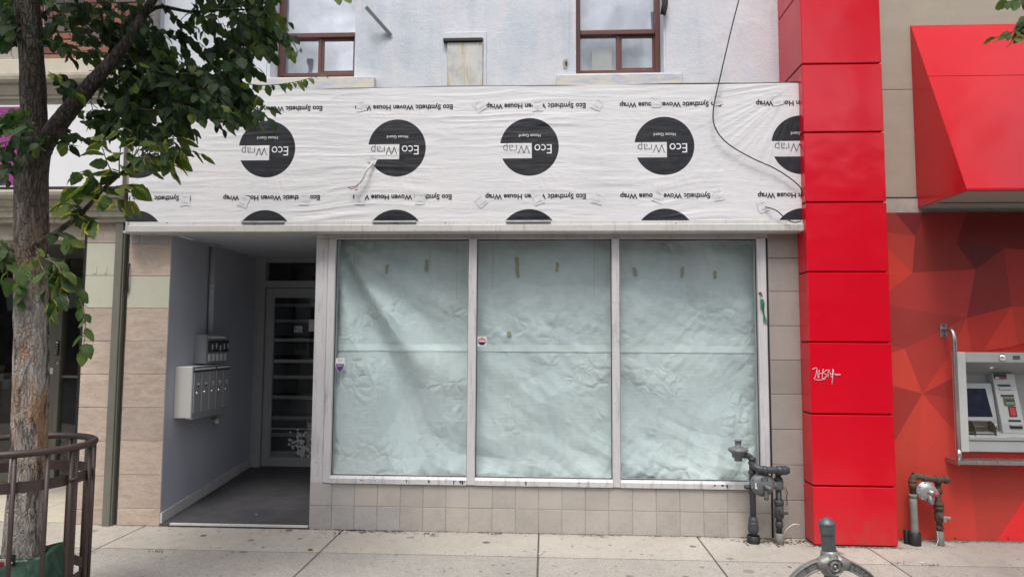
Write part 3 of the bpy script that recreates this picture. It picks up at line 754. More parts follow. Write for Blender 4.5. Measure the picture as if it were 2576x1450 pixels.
# squares of printed tape
tapes = [(908, 266, 10), (1206, 266, 35), (1352, 265, 3), (1502, 262, -25), (1650, 256, 4), (1804, 251, 12), (1955, 251, 10), (466, 503, 3), (613, 506, -20), (765, 501, 0), (905, 500, 2), (1056, 500, 0), (1209, 505, 40), (1353, 500, 20), (1503, 498, -15), (1654, 494, -18), (1806, 490, 12), (1918, 519, 22), (936, 404, -28)]
for i, (u, v, a) in enumerate(tapes):
    c = P(u, v, YWR); ra = R(a); hw, hh = (.046, .052) if i != 18 else (.04, .03)
    q = []
    for s in range(5):
        for t in range(5):
            px, pz = (s / 4 - .5) * 2 * hw * (1 + .06 * math.sin(t * 2.1 + i)), (t / 4 - .5) * 2 * hh * (1 + .05 * math.sin(s * 1.7 + i))
            q.append((c.x + px * math.cos(ra) - pz * math.sin(ra), 0, c.z + px * math.sin(ra) + pz * math.cos(ra)))
    tp = MB().add(on_wrap(q, .0042), [(s * 5 + t, s * 5 + t + 1, s * 5 + t + 6, s * 5 + t + 5) for s in range(4) for t in range(4)]).build("tape", MT['tape'], wrap, fix=False)
    for k in (-1, 1):
        mm, ff = text_xz("Wigluv", c.x - math.sin(ra) * .027 * k, c.z + math.cos(ra) * .027 * k, .066, .014, 0, .0, rot=ra + (math.pi if i % 2 else 0))
        MB().add(on_wrap(mm, .0058), ff).build("tape_print", MT['tape_print'], wrap, fix=False)
# black membrane showing along the top edge
m = MB(); pts = [Vector((xx, YWR + .012, z_wt - .003 + .009 * float(vn(xx * 2.1, 0, 77)))) for xx in np.linspace(xwl, xwr, 60)]
m.tube(pts, [.004 + .010 * float(vn(p.x * 1.7, 3, 78)) for p in pts], 6).build("membrane_edge", MT['black'], shop)
B("membrane_edge", MT['black'], shop, xwr - .001, xwr + .02, YWR - .012, YF + .1, z_led1 - .005, z_wt + .02, .002)
# white metal ledge under the wrap
zl0, zl1 = P(1200, 582.5, -.16).z, P(1200, 555.5, -.135).z
zm = zl0 + (zl1 - zl0) * .64
led = MB().prism([(.06, zl0), (-.152, zl0), (-.16, zl0 + .008), (-.16, zm - .004), (-.152, zm), (-.139, zm + .004), (-.136, zl1), (.06, zl1)], P(320, 570, -.16).x, P(2021, 566, -.16).x).build("ledge", MT['ledge'], shop)
led['label'] = "weathered white metal ledge under the wrapped fascia"
B("ledge_cap", MT['ledge'], led, P(319, 570, -.16).x - .012, P(320, 570, -.16).x - .0005, -.164, .05, zl0 + .004, zl1 - .004, .003)
for k in (0, 1, 2):
    cx = xc0 + k * pitch
    MB().prism([(-.150, zl1 + .002), (-.157, zl1 - .012), (-.142, zl1 - .012), (-.134, zl1 + .008)], cx - 58 / ppm, cx + 55 / ppm).build("flap", MT['galv'], led)
for (u, v) in ((1000, 563), (1120, 560), (1460, 568), (1700, 561), (640, 564), (420, 560)):
    p = P(u, v, -.162); MB().lathe([(.006, 0), (.005, -.004), (0, -.006)], p, (0, -1, 0), 8).build("screw", MT['rust'], led)
# soffit / header
B("header", MT['frame'], shop, xcl, xpr - .012, .0, .09, z_top, zl0 - .002, .003)
B("soffit", MT['ceiling'], shop, xl + .01, xpr - .012, -.13, -.002, zl0 + .001, zl0 + .02, .002)
B("header_beam", MT['dark'], shop, xcr, xpr - .012, .10, .5, z_top + .01, z_led1 + .02, .003)

# ---- stone pilaster left of the entry
pil = B("pilaster", MT['pale_mortar'], shop, xl + .004, xw - .022, .0005, 1.9, .0, z_head, .002); pil['label'] = "travertine clad pilaster beside the entry with one cream tile course"
rows = [582, 614, 694, 775, 857, 940, 1024, 1108, 1193, 1278, 1323]
zr = [P(370, v, 0).z for v in rows]; zr[-1] = 0.0; zr[0] = z_head
for i in range(len(rows) - 1):
    mt = MT['grey_tile'] if i == 0 else MT['green_tile'] if i == 2 else MT['stone']
    segs = [(xl, xw)] if i else [(xl, P(352, 600).x), (P(352, 600).x, xw)]
    for a, b in segs:
        MB().box(a + .0015, b - .0015, -.004 - .002 * random.random(), .02, zr[i + 1] + .002, zr[i] - .002, .003).build("stone_tile", mt, pil)
# ---- entry recess
YD = 1.85; zc = P(600, 588, 0).z
B("entry_wall", MT['blue_wall'], shop, xw - .02, xw, -.002, YD, 0, zc, .003)
B("entry_wall", MT['blue_wall'], shop, xcl - .0, xcl + .05, .10, YD, 0, zc, .003)
B("entry_ceiling", MT['ceiling'], shop, xw + .0005, xcl - .0005, .004, YD, zc - .0005, zc + .06, .002)
zr0, zr1b = .025, .185
MB().prism([(-.01, -.02), (-.01, zr0), (YD, zr1b), (YD + .1, zr1b), (YD + .1, -.02)], xw + .001, xcl - .001).build("entry_ramp", MT['ramp'], shop)
MB().box(xw + .10, xcl - .003, -.022, .004, zr0 - .012, zr0 + .008, .003).build("threshold_strip", MT['ledge'], shop)
bb = [(0, .01), (0, .115), (YD, zr1b + .10), (YD, zr1b - .02)]
MB().prism(bb, xw + .0005, xw + .017).build("baseboard", MT['ledge'], shop)
# door wall
fA, fB = P(654, 800, YD).x, xcl + .02
ztr1, ztr0 = P(720, 659, YD).z, P(720, 706, YD).z; zdt = P(720, 723, YD).z
df = MB()
df.box(fA - .02, fA + .055, YD - .02, YD + .1, zr1b - .01, zc, .004)
df.box(fA + .055, fB, YD - .015, YD + .1, ztr1, zc, .004); df.box(fA + .055, fB, YD - .018, YD + .1, zdt, ztr0, .004)
df.box(xw + .0005, fA - .0205, YD - .012, YD + .1, 0, zc, .002); dfo = df.build("door_frame", MT['doorframe'], shop)
MB().box(fA + .055, fB, YD + .04, YD + .046, ztr0, ztr1).build("pane", MT['glass_dark'], dfo)
door = MB()
dl = fA + .062; zdb = zr1b + .004
gl0 = P(681, 900, YD).x; gz1 = P(740, 748, YD).z; gz0 = P(730, 1150, YD).z
door.box(dl, gl0, YD + .01, YD + .06, zdb, zdt - .005, .004); door.box(gl0, fB, YD + .011, YD + .06, gz1, zdt - .005, .004); door.box(gl0, fB, YD + .011, YD + .06, zdb, gz0, .004)
door.box(gl0, gl0 + .018, YD + .004, YD + .05, gz0, gz1, .003)
door = door.build("door", MT['doorframe'], shop); door['label'] = "grey framed glass door with a dark stair behind it"
MB().box(gl0, fB, YD + .03, YD + .036, gz0, gz1).build("pane", MT['glass_dark'], door)
# torn frosted film at the foot of the glass
zf1 = P(730, 1078, YD).z
mm = MB(); pts = []
for k in range(90):
    _q = P(757 + random.gauss(0, 13), 1122 + random.gauss(0, 15), YD + .028); cx_, cz_ = _q.x, _q.z
    if cz_ < gz0 + .01 or cz_ > zf1 or cx_ > fB - .03: continue
    r = random.uniform(.008, .03); n = 7
    ph = [(cx_ + r * random.uniform(.5, 1.2) * math.cos(2 * math.pi * j / n), cz_ + r * random.uniform(.4, 1) * math.sin(2 * math.pi * j / n)) for j in range(n)]
    y_ = YD + .0285 - .00002 * k
    mm.add([(p, y_, q) for p, q in ph], [tuple(range(n))])
mm.build("torn_film", MT['tape'], door, fix=False)
MB().box(gl0 + .002, fB - .02, YD + .028, YD + .029, zf1 - .004, zf1 + .004).build("torn_film", MT['tape'], door)
p = P(750, 827, YD + .028)
num = MB().box(p.x - .05, p.x + .05, YD + .024, YD + .028, p.z - .036, p.z + .036).build("number_plate", MT['signwhite'], door)
for ch, dx, mt in (("9", -.032, 'navy'), ("5", 0, 'greyprint'), ("6", .031, 'greyprint')):
    mmv, ff = text_xz(ch, p.x + dx, p.z, .026, .058, YD + .0225, .012); MB().add(mmv, ff).build("digit", MT[mt], num, fix=False)
p = P(785, 818, YD + .02); MB().box(p.x - .04, p.x + .04, YD + .018, YD + .0225, p.z - .07, p.z + .07, .001).build("notice", MT['white'], door)
# dark stair hall behind the door
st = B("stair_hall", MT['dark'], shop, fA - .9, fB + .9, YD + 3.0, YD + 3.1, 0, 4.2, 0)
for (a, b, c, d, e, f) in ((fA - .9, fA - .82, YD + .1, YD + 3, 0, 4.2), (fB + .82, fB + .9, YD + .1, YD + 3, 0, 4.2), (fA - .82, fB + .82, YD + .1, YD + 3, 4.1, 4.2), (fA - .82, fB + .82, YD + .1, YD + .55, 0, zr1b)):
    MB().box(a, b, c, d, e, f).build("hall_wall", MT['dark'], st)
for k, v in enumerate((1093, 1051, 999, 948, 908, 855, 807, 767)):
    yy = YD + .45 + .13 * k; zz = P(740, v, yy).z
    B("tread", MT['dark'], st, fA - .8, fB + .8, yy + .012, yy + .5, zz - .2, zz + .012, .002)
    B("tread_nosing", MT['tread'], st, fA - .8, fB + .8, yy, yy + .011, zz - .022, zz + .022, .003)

# ---- shop window: jambs, mullions, sill, panes
fr = MB()
B("jamb", MT['frame'], shop, xcl, xcm - .004, 0, .10, z_sill0 - .002, z_top - .001, .004)
B("jamb", MT['frame'], shop, xcm, xcr, -.012, .10, z_sill0 + .003, z_top - .001, .004)
B("jamb_seam", MT['black'], shop, xcm - .0045, xcm + .0005, .004, .09, z_sill0, z_top - .002, 0)
x1a, x1b = avx((1180, 620), (1173, 1190)), avx((1199, 620), (1195, 1190)); x2a, x2b = avx((1537, 620), (1541, 1190)), avx((1556, 620), (1561, 1190))
for a, b in ((x1a, x1b), (x2a, x2b)): B("mullion", MT['frame'], shop, a, b, -.022, .08, z_sill0 + .004, z_top - .001, .005)
B("jamb", MT['frame'], shop, xjr0, xjr1, -.018, .10, z_sill0 + .004, z_top - .001, .005)
B("jamb_seam", MT['black'], shop, xjr1 + .0005, xpl - .0005, .006, .09, 0, z_top, 0)
for a, b in ((xcr + .0005, x1a - .0005), (x1b + .0005, x2a - .0005), (x2b + .0005, xjr0 - .0005)):
    s = MB().prism([(.09, z_sill0), (-.014, z_sill0), (-.026, z_sill0 + .006), (-.026, z_sill1 - .02), (-.012, z_sill1), (.09, z_sill1)], a, b).build("sill_rail", MT['sillrail'], shop)
    B("head_rail", MT['frame'], shop, a, b, -.008, .08, z_top - .004, z_top + .01, .002)
    MB().box(a, b, .030, .036, z_sill1, z_top - .004).build("window_pane", MT['glass'], shop)
    g = MB(); gz_ = .006
    g.box(a, a + gz_, .022, .03, z_sill1, z_top - .004); g.box(b - gz_, b, .022, .03, z_sill1, z_top - .004); g.box(a + gz_, b - gz_, .022, .03, z_sill1, z_sill1 + .007); g.box(a + gz_, b - gz_, .022, .03, z_top - .011, z_top - .004)
    g.build("gasket", MT['black'], shop)
# stickers
p = P(852, 917, .028)
shield = [(-.040, .062), (.040, .062), (.042, -.005), (.030, -.035), (0, -.066), (-.030, -.035), (-.042, -.005)]
stk = MB().poly_y([(p.x + a + .012, p.z + b) for a, b in shield], .0245, .0255).build("sticker", MT['signwhite'], shop)
MB().poly_y([(p.x + a * .86 + .012, p.z + min(b, .018) * .9 - .003) for a, b in shield], .0232, .0242).build("sticker_print", MT['purple'], stk)
for sx, dz, w_, cap, mt in (("TELUS", .046, .045, .011, 'blackprint'), ("Business", .031, .04, .008, 'greyprint'), ("SECURITY", .005, .058, .009, 'white'), ("BUSINESS", -.009, .05, .009, 'white')):
    a_, f_ = text_xz(sx, p.x + .012, p.z + dz, w_, cap, .0225, .0); MB().add(a_, f_).build("sticker_print", MT[mt], stk, fix=False)
p = P(1212, 858, .028)
stk = MB().box(p.x - .04, p.x + .04, .0245, .0265, p.z - .043, p.z + .043).build("sticker", MT['tape'], shop)
MB().lathe([(.034, 0), (.034, .0015), (0, .0015)], (p.x, .0243, p.z), (0, -1, 0), 24, False).build("sticker_print", MT['navy'], stk)
MB().poly_y([(p.x + .031 * math.cos(t), p.z + .031 * math.sin(t)) for t in np.linspace(.05, math.pi - .05, 14)], .0218, .0225).build("sticker_print", MT['orange'], stk)
MB().poly_y([(p.x - .028, p.z + .004), (p.x + .028, p.z + .004), (p.x + .028, p.z - .003), (p.x - .028, p.z - .003)], .0205, .0215).build("sticker_print", MT['white'], stk)

# ---- tiled bulkhead and right pilaster
bh = B("bulkhead", MT['tile_grout'], shop, xcl, xjr1 + .004, .0015, .3, 0, z_sill0 - .001, .002); bh['label'] = "two courses of square beige tiles under the shop windows"
zt_mid = P(1100, 1275, 0).z
w_ = P(899, 1245).x - P(842, 1245).x
x = xcl; k = 0
xe = [xcl, P(835, 1245).x]
while xe[-1] + w_ < xjr1 - .03: xe.append(xe[-1] + w_)
xe.append(xjr1 + .002)
for j, (za, zb) in enumerate(((zt_mid, z_sill0 - .003), (0.0, zt_mid))):
    for i in range(len(xe) - 1):
        gr = i == 0 or (j == 1 and i < 4) or (j == 0 and i == 1)
        MB().box(xe[i] + .0018, xe[i + 1] - .0018, -.003 - .0025 * random.random(), .012, za + .002, zb - .002, .0022).build("tile", MT['grey_tile' if gr else 'beige_tile'], bh)
pl = B("tile_pilaster", MT['mortar'], shop, xpl + .002, xpr, .004, .4, 0, z_top + .04, .002); pl['label'] = "pilaster of square taupe tiles next to the red column"
rows = [586, 649, 733, 819, 905, 991, 1079, 1168, 1257, 1346]
zz = [P(1980, v, 0).z for v in rows]; zz[-1] = 0.0; zz[0] = z_top + .045
for i in range(len(rows) - 1):
    MB().box(xpl + .0005, xpr, -.004 - .002 * random.random(), .01, zz[i + 1] + .0022, zz[i] - .0022, .0025).build("tile", MT['pil_tile'], pl)
# rusty hook and green ribbon on the right jamb
hp = P(1913, 737, -.02)
hook = thing("hook_ribbon", "green ribbon hanging from a rusty hook on the shop window jamb", "ribbon", hp)
MB().tube(smoothpath([hp + Vector((-.004, .004, 0)), hp + Vector((-.004, -.02, 0)), hp + Vector((0, -.03, -.02)), hp + Vector((.004, -.018, -.03))]), .005, 8).lathe([(.014, 0), (.012, -.006), (0, -.008)], hp + Vector((-.004, .002, 0)), (0, 1, 0), 10).build("hook", MT['rope'], hook)
rb = [P(1916, 752, -.04), P(1918, 770, -.035), P(1921, 790, -.03), P(1925, 808, -.03)]
m = MB(); L = smoothpath(rb, 5); vs = []
for i, q in enumerate(L):
    w = .012 + .006 * math.sin(i * .5); vs += [q + Vector((-w, .004 * math.sin(i), 0)), q + Vector((0, -.008, 0)), q + Vector((w, .004 * math.cos(i), 0))]
m.add(vs, [(i * 3 + k, i * 3 + k + 1, i * 3 + k + 4, i * 3 + k + 3) for i in range(len(L) - 1) for k in (0, 1)], True).build("ribbon", MT['ribbon'], hook, fix=False)

# ---- builder's paper hung behind the glass
YP = .17
pap = thing("window_covering", "pale green crumpled builder's paper taped up behind the shop windows", "paper covering", (-.0, YP, z_sill1))
px0, px1 = xcr - .02, xjr1 - .005; zseam = P(1400, 876, YP).z
def tri(t): return np.abs((t % 1.0) - .5) * 2
_fr = np.random.default_rng(77)
FOLDS = [(float(_fr.uniform(0, np.pi)), float(f), float(_fr.uniform(0, 9)), int(_fr.integers(0, 999))) for f in (1.3, 1.8, 2.3, 3.0, 3.6, 4.4, 5.2, 6.5, 8.0, 9.5, 12.0, 14.0)]
def hpaper(x, z):
    X0 = P(845, 600, YP); dx, dz = x - X0.x + .04, X0.z - z + .05
    r = np.sqrt(dx * dx + dz * dz); an = np.arctan2(dz, np.maximum(dx, 1e-3))
    wg = np.clip(1.8 - dx / .75, 0, 1) * np.clip((an - .35) * 3, 0, 1) * np.clip((r - .05) * 2, 0, 1)
    ph = an * 2.1 + .45 * vn(r * .9, an * 1.5, 81) + .15
    fold = (.125 * (.5 + .5 * np.sin(ph * 6.28)) + .012 * vn(an * 9, r * 1.5, 99)) * wg * np.clip(r, .15, 1.5)
    low = np.clip(1 - (z - z_sill1) / .6, 0, 1)
    cr = 0
    for a, f, p, sd in FOLDS:
        d = x * math.cos(a) + z * math.sin(a)
        t = tri(d * f + p + .55 * vn(x * 1.7 * f ** .5, z * 1.7 * f ** .5, sd))
        msk = np.clip(vn(x * 1.6 + p, z * 1.6 - p, sd + 7) * 2.6 - 1.0, 0, 1)
        cr = cr + (.024 + .050 * low ** 1.5) / f * t * msk
    sag = vn(x * 1.1, z * .8, 95) * .03 + .050 * vn((x + z * .5) * 2.4, z * .35, 96) + .016 * vn((x + z * .35) * 6, z * .5, 97)
    return fold + cr + sag
def paper_sheet(nm, z0, z1, yoff, nx, nz):
    gx = np.linspace(px0, px1, nx); gz = np.linspace(z0, z1, nz); GX, GZ = np.meshgrid(gx, gz)
    Y = YP + yoff + .09 - np.minimum(hpaper(GX, GZ), .19) + .0 * GX
    # right-hand edge pulls away from the frame near the floor
    Y = np.maximum(Y, .05)
    GX2 = GX + np.where(GX > px1 - .15, -.05 * np.clip(1 - (GZ - z_sill1) / .5, 0, 1) * (GX - (px1 - .15)) / .15, 0)
    V = np.stack([GX2, Y, GZ], -1).reshape(-1, 3); idx = np.arange(nx * nz).reshape(nz, nx)
    F = np.stack([idx[:-1, :-1], idx[:-1, 1:], idx[1:, 1:], idx[1:, :-1]], -1).reshape(-1, 4)
    me = bpy.data.meshes.new(nm); me.from_pydata(V.tolist(), [], F.tolist()); me.update(); me.polygons.foreach_set("use_smooth", [True] * len(F))
    me.materials.append(MT['paper']); return link(nm, me, pap)
paper_sheet("upper_sheet", zseam - .015, z_top + .03, 0, 620, 170); paper_sheet("lower_sheet", z_sill1 - .02, zseam + .02, -.006, 620, 210)
sm_ = paper_sheet("seam_tape", zseam - .03, zseam + .032, -.011, 420, 5); sm_.data.materials[0] = MT['seam']
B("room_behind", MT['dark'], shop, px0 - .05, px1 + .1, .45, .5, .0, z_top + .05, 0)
def ypap(x, z): return YP + .09 - min(float(hpaper(np.array(x), np.array(z))), .19)
for i, (u, v, w, h, a) in enumerate(((975, 678, 8, 24, 8), (1072, 668, 9, 32, 2), (1301, 672, 9, 52, -3), (1401, 672, 8, 24, 3), (1597, 683, 9, 22, -12), (1717, 683, 8, 26, 5), (1800, 690, 8, 20, 0), (1280, 839, 11, 12, 0))):
    c = P(u, v, YP); k = (YP - CAM.y) / FPX; y = max(.045, ypap(c.x, c.z) - .012)
    q = [(c.x + (s - .5) * w * k + (t - .5) * h * k * math.tan(R(a)) + .004 * math.sin(t * 9 + s * 5 + i), y, c.z + (t - .5) * h * k) for t in (0, .33, .66, 1) for s in (0, .5, 1)]
    MB().add(q, [(r * 3 + s, r * 3 + s + 1, r * 3 + s + 4, r * 3 + s + 3) for r in range(3) for s in (0, 1)]).build("brown_tape", MT['browntape'], pap, fix=False)
for i, (u, v0, v1) in enumerate(((893, 600, 724), (1150, 600, 760), (1240, 600, 740), (1494, 600, 752))):
    a, b = P(u, v0, .046), P(u, v1, .046); m = MB(); n = int((a.z - b.z) / .010)
    for j in range(n):
        m.lathe([(0, -.0032), (.0028, -.0015), (.0028, .0015), (0, .0032)], (a.x, .046, a.z + .02 - j * .010), (0, 0, 1), 5)
    o = m.build("blind_chain", MT['boxgrey'])
    tag(o, ("grey bead chain inside the shop window pane beside the entry, left of two", "grey bead chain inside the pane beside the entry, next to the mullion", "grey bead chain inside the middle pane, next to its sticker side", "grey bead chain inside the middle pane, far from its stickers")[i], "blind chain", "bead chains hanging inside the shop windows")

# ---- entry fittings on the left wall (plane x = xw)
mbx = thing("mailbox_unit", "aluminium five-door mailbox unit with white side panel on the blue-grey entry wall", "mailbox", (xw, .45, 1.3))
y0m = PX(434, 985, xw).y; xm_ = xw + .17; y1m = PX(574, 1000, xm_).y; y0m = max(.05, PX(482, 1000, xm_).y)
zm1, zm0 = PX(482, 922, xm_).z, PX(482, 1051, xm_).z
B("cabinet", MT['mailside'], mbx, xw + .001, xm_ - .006, y0m, y1m, zm0, zm1, .004)
B("front_frame", MT['boxgrey'], mbx, xm_ - .0055, xm_ + .004, y0m, y1m, zm0, zm1, .003)
B("label_rail", MT['galv'], mbx, xm_ + .0045, xm_ + .014, y0m + .008, y1m - .008, zm1 - .05, zm1 - .006, .003)
for (a, b) in ((.02, .55), (.60, .97)):
    L_ = y1m - y0m; MB().box(xm_ + .0145, xm_ + .0165, y0m + a * L_, y0m + b * L_, zm1 - .033, zm1 - .016).build("label_strip", MT['white'], mbx)
for k in range(5):
    L_ = (y1m - y0m - .02) / 5; a = y0m + .01 + k * L_
    d_ = B("mailbox_door", MT['mailbox'], mbx, xm_ + .0045, xm_ + .012, a + .003, a + L_ - .003, zm0 + .045, zm1 - .055, .003)
    zk = zm0 + .045 + .54 * (zm1 - zm0 - .1); yk = a + L_ * .36
    MB().lathe([(.013, 0), (.013, .006), (.009, .012), (.004, .014), (0, .014)], (xm_ + .012, yk, zk - .02), (1, 0, 0), 12).build("lock", MT['mirror'], d_)
    MB().box(xm_ + .0122, xm_ + .015, yk + .01, yk + .048, zk + .055, zk + .072).build("name_tag", MT['white'], d_)
    MB().box(xm_ + .0122, xm_ + .0145, yk + .018, yk + .04, zk + .033, zk + .048).build("name_tag", MT['blackprint' if k < 2 else 'signwhite'], d_)
B("bottom_lip", MT['boxgrey'], mbx, xm_ - .05, xm_ + .012, y0m + .004, y1m - .004, zm0 - .012, zm0 - .0005, .004)
bx = thing("key_panel", "grey steel panel box with five black keypads above the mailboxes", "panel box", (xw, .6, 1.75))
xk = xw + .125; ky0, ky1 = PX(519, 880, xk).y, PX(574, 880, xk).y; kz1, kz0 = PX(519, 841, xk).z, PX(519, 914, xk).z
B("cabinet", MT['boxgrey'], bx, xw + .001, xk - .012, ky0, ky1, kz0, kz1, .004); B("front_plate", MT['boxgrey'], bx, xk - .009, xk, ky0 - .006, ky1 + .004, kz0 - .004, kz1 + .004, .003)
L_ = ky1 - ky0
MB().box(xk + .0005, xk + .002, ky0 + .18 * L_, ky0 + .8 * L_, kz1 - .035, kz1 - .018).build("label_strip", MT['white'], bx)
for s in (.1, .86): MB().lathe([(.009, 0), (.007, .006), (0, .007)], (xk, ky0 + s * L_, kz1 - .03), (1, 0, 0), 8).build("screw", MT['mirror'], bx)
for k in range(5):
    yc = ky0 + L_ * (.13 + .18 * k); hz = kz1 - kz0
    kp = B("keypad", MT['blackmetal'], bx, xk + .0005, xk + .03, yc - .036, yc + .036, kz0 + .40 * hz, kz0 + .80 * hz, .012)
    zz = kz0 + (.58 + .04 * math.sin(k * 2.2)) * hz
    MB().box(xk + .0302, xk + .032, yc - .010, yc + .008, zz - .03, zz + .025).build("label_strip", MT['white'], kp)
    B("name_tag", MT['signwhite'], bx, xk + .0005, xk + .006, yc - .025, yc + .028, kz0 + .08 * hz, kz0 + .33 * hz, .002)
    MB().box(xk + .0062, xk + .0072, yc + .01, yc + .016, kz0 + .12 * hz, kz0 + .30 * hz).build("tag_print", MT['greyprint'], bx)
cy_ = .5 * (ky0 + ky1)
cdt = thing("conduit", "grey painted conduit pipe from the entry ceiling to the panel box", "conduit", (xw + .04, cy_, kz1))
MB().tube([(xw + .04, cy_, kz1 + .005), (xw + .04, cy_, zc - .002)], .027, 16).build("pipe", MT['blue_wall'], cdt)
zq = PX(545, 720, xw + .04).z
MB().lathe([(.027, 0), (.033, 0), (.033, .06), (.027, .06)], (xw + .04, cy_, zq - .03), (0, 0, 1), 16).build("coupling", MT['blue_wall'], cdt)
B("flange", MT['blue_wall'], cdt, xw + .001, xw + .1, cy_ - .07, cy_ + .07, zc - .02, zc - .0025, .003)
bp = PX(544, 1057, xw + .05)
kb = thing("wall_knob", "small round white knob on the wall under the mailboxes", "knob", (xw, bp.y, bp.z))
MB().lathe([(.016, 0), (.016, .03), (.026, .036), (.034, .05), (.034, .065), (.024, .08), (0, .086)], (xw, bp.y, bp.z), (1, 0, 0), 16).build("knob", MT['mailside'], kb)

# ---- loose cables
cb = MB().tube(smoothpath([P(1872, -60, YWR - .05), P(1858, 0, YWR - .05), P(1840, 70, YWR - .05), P(1812, 190, YWR - .06), P(1794, 275, YWR - .06), P(1799, 322, YWR - .06), P(1830, 361, YWR - .05), P(1890, 397, YWR - .045), P(1945, 422, YWR - .04), P(1988, 449, YWR - .04), P(2014, 474, YWR - .03), P(2016, 500, YWR - .0)], 8), .0055, 8).build("hanging_cable", MT['black'])
tag(cb, "long black cable hanging in a loop across the white wrapped fascia", "cable")
cb = MB().tube(smoothpath([P(1924, 520, YWR - .02), P(1952, 529, YWR - .05), P(1974, 548, -.18), P(1996, 559, -.19), P(2014, 556, -.18)], 6), .005, 8).build("short_cable", MT['black'])
tag(cb, "short black cable drooping from tape over the ledge beside the red column", "cable")
wh = thing("electrical_whip", "white flexible conduit with bare wire ends dangling from tape on a black disc", "wiring", P(936, 408, YWR))
wp = smoothpath([P(938, 409, YWR - .02), P(922, 428, YWR - .05), P(912, 449, YWR - .05), P(904, 461, YWR - .045)], 8)
MB().tube(wp, [.0085 + .0015 * (i % 2) for i in range(len(wp))], 8).build("conduit", MT['mailside'], wh)
for mt, e in (('black', (880, 471)), ('redprint', (886, 475)), ('white', (898, 477))):
    MB().tube(smoothpath([P(904, 461, YWR - .045), P(.5 * (904 + e[0]) + 2, .5 * (461 + e[1]) + 2, YWR - .055), P(*e, YWR - .05)], 4), .003, 6).build("wire", MT[mt], wh)
    MB().tube([P(*e, YWR - .05), P(e[0] - 5, e[1] + .6, YWR - .05)], .005, 6).build("wire_nut", MT['black' if mt != 'redprint' else mt], wh)
# ================================================================== BRICK BUILDING ON THE LEFT
bk = thing("brick_building", "neighbouring brick building with moulded stone cornices and a recessed dark shopfront", "building", (-5.5, 0, 0))
YB = .06; XL0 = -7.6; xbr = xl - .02                       # left end (out of frame), right end
xpa = avx((221, 600), (199, 1024)); xpb = avx((297, 600), (278, 1024))
zb0 = P(150, 155, YB).z
wallb = B("brick_wall", MT['mortar'], bk, XL0, xbr, YB + .012, YB + .3, zb0, 7.0, 0)
bw, bh_, mj = .190, .057, .014
vz = zb0 + .010; r_ = 0
meb = {}
def brick_me(w):
    k = round(w, 3)
    if k not in meb: meb[k] = MB().box(0, w, 0, .04, 0, bh_, .004).mesh("brick", MT['brick'])
    return meb[k]
while vz < zb0 + .95:
    xx = -4.95 - (.1 if r_ % 2 else 0); i = 0
    while xx < xbr - .03:
        w = bw if (i + r_) % 3 else .09
        w = min(w, xbr - xx - .004)
        if w > .04:
            o = link("brick", brick_me(w), wallb); o.location = (xx, YB - .002 * random.random(), vz); 
        xx += w + mj; i += 1
    vz += bh_ + mj; r_ += 1
B("stone_band", MT['cream'], bk, XL0, xbr, -.02, YB + .1, P(150, 186, 0).z, zb0 - .004, .006)
def mould(v0, v1, prof, nm, mat, xr):
    z1, z0 = P(150, v0, -.1).z, P(150, v1, -.1).z
    MB().prism([(.12, z0)] + [(a, z0 + b * (z1 - z0)) for a, b in prof] + [(.12, z1)], XL0, xr).build(nm, mat, bk)
mould(186, 262, [(-.05, 0), (-.06, .12), (-.07, .14), (-.07, .2), (-.09, .22), (-.09, .30), (-.105, .33), (-.12, .45), (-.135, .58), (-.135, .64), (-.165, .66), (-.178, .74), (-.182, .85), (-.175, .95), (-.15, 1)], "cornice", MT['cornice'], xbr)
mould(481, 557, [(-.04, 0), (-.06, .02), (-.06, .14), (-.085, .17), (-.085, .34), (-.10, .37), (-.10, .48), (-.12, .5), (-.14, .6), (-.15, .7), (-.175, .72), (-.19, .82), (-.195, .92), (-.18, 1)], "cornice", MT['cornice'], P(308, 520, -.12).x)
B("lintel", MT['cornice'], bk, XL0, xpa, .02, .3, P(100, 604, .02).z, P(100, 557, .02).z + .02, .004)
# sign board
sg = thing("shop_sign", "white shop sign panel with a magenta block on the brick building", "sign", (-5.2, -.05, P(80, 470).z))
sx0, sx1 = XL0 + .2, P(312, 370, -.08).x; sz1, sz0 = P(150, 263, -.08).z, P(150, 473, -.08).z
B("panel", MT['signwhite'], sg, sx0, sx1, -.08, .05, sz0 + .012, sz1, .004); B("trim", MT['blackmetal'], sg, sx0, sx1, -.09, .05, sz0 - .02, sz0 + .011, .003)
B("printed_block", MT['magenta'], sg, sx0 + .02, P(52, 370, -.083).x, -.083, -.0805, P(20, 466, -.083).z, P(20, 269, -.083).z, 0)
B("backing", MT['cornice'], bk, XL0, xbr, -.03, .3, sz0 - .06, P(150, 262, 0).z, 0)
# stone pilaster
pl2 = B("pilaster", MT['pale_mortar'], bk, xpa, xpb - .002, .012, 1.7, 0, P(250, 557, 0).z, .002)
rows = [557, 611, 693, 774, 857, 940, 1024, 1108, 1196, 1281, 1325]
zr = [P(250, v, 0).z for v in rows]; zr[-1] = 0.0
for i in range(len(rows) - 1):
    MB().box(xpa - .002, xpb - .004, -.004 - .002 * random.random(), .02, zr[i + 1] + .002, zr[i] - .002, .003).build("stone_tile", MT['green_tile'] if i in (1, 2) else MT['stone'], pl2)
for u in (239, 265):
    p = P(u, 679, -.006); MB().box(p.x - .016, p.x + .016, -.009, -.004, p.z - .034, p.z + .034, .003).build("screw_plate", MT['green_tile'], pl2)
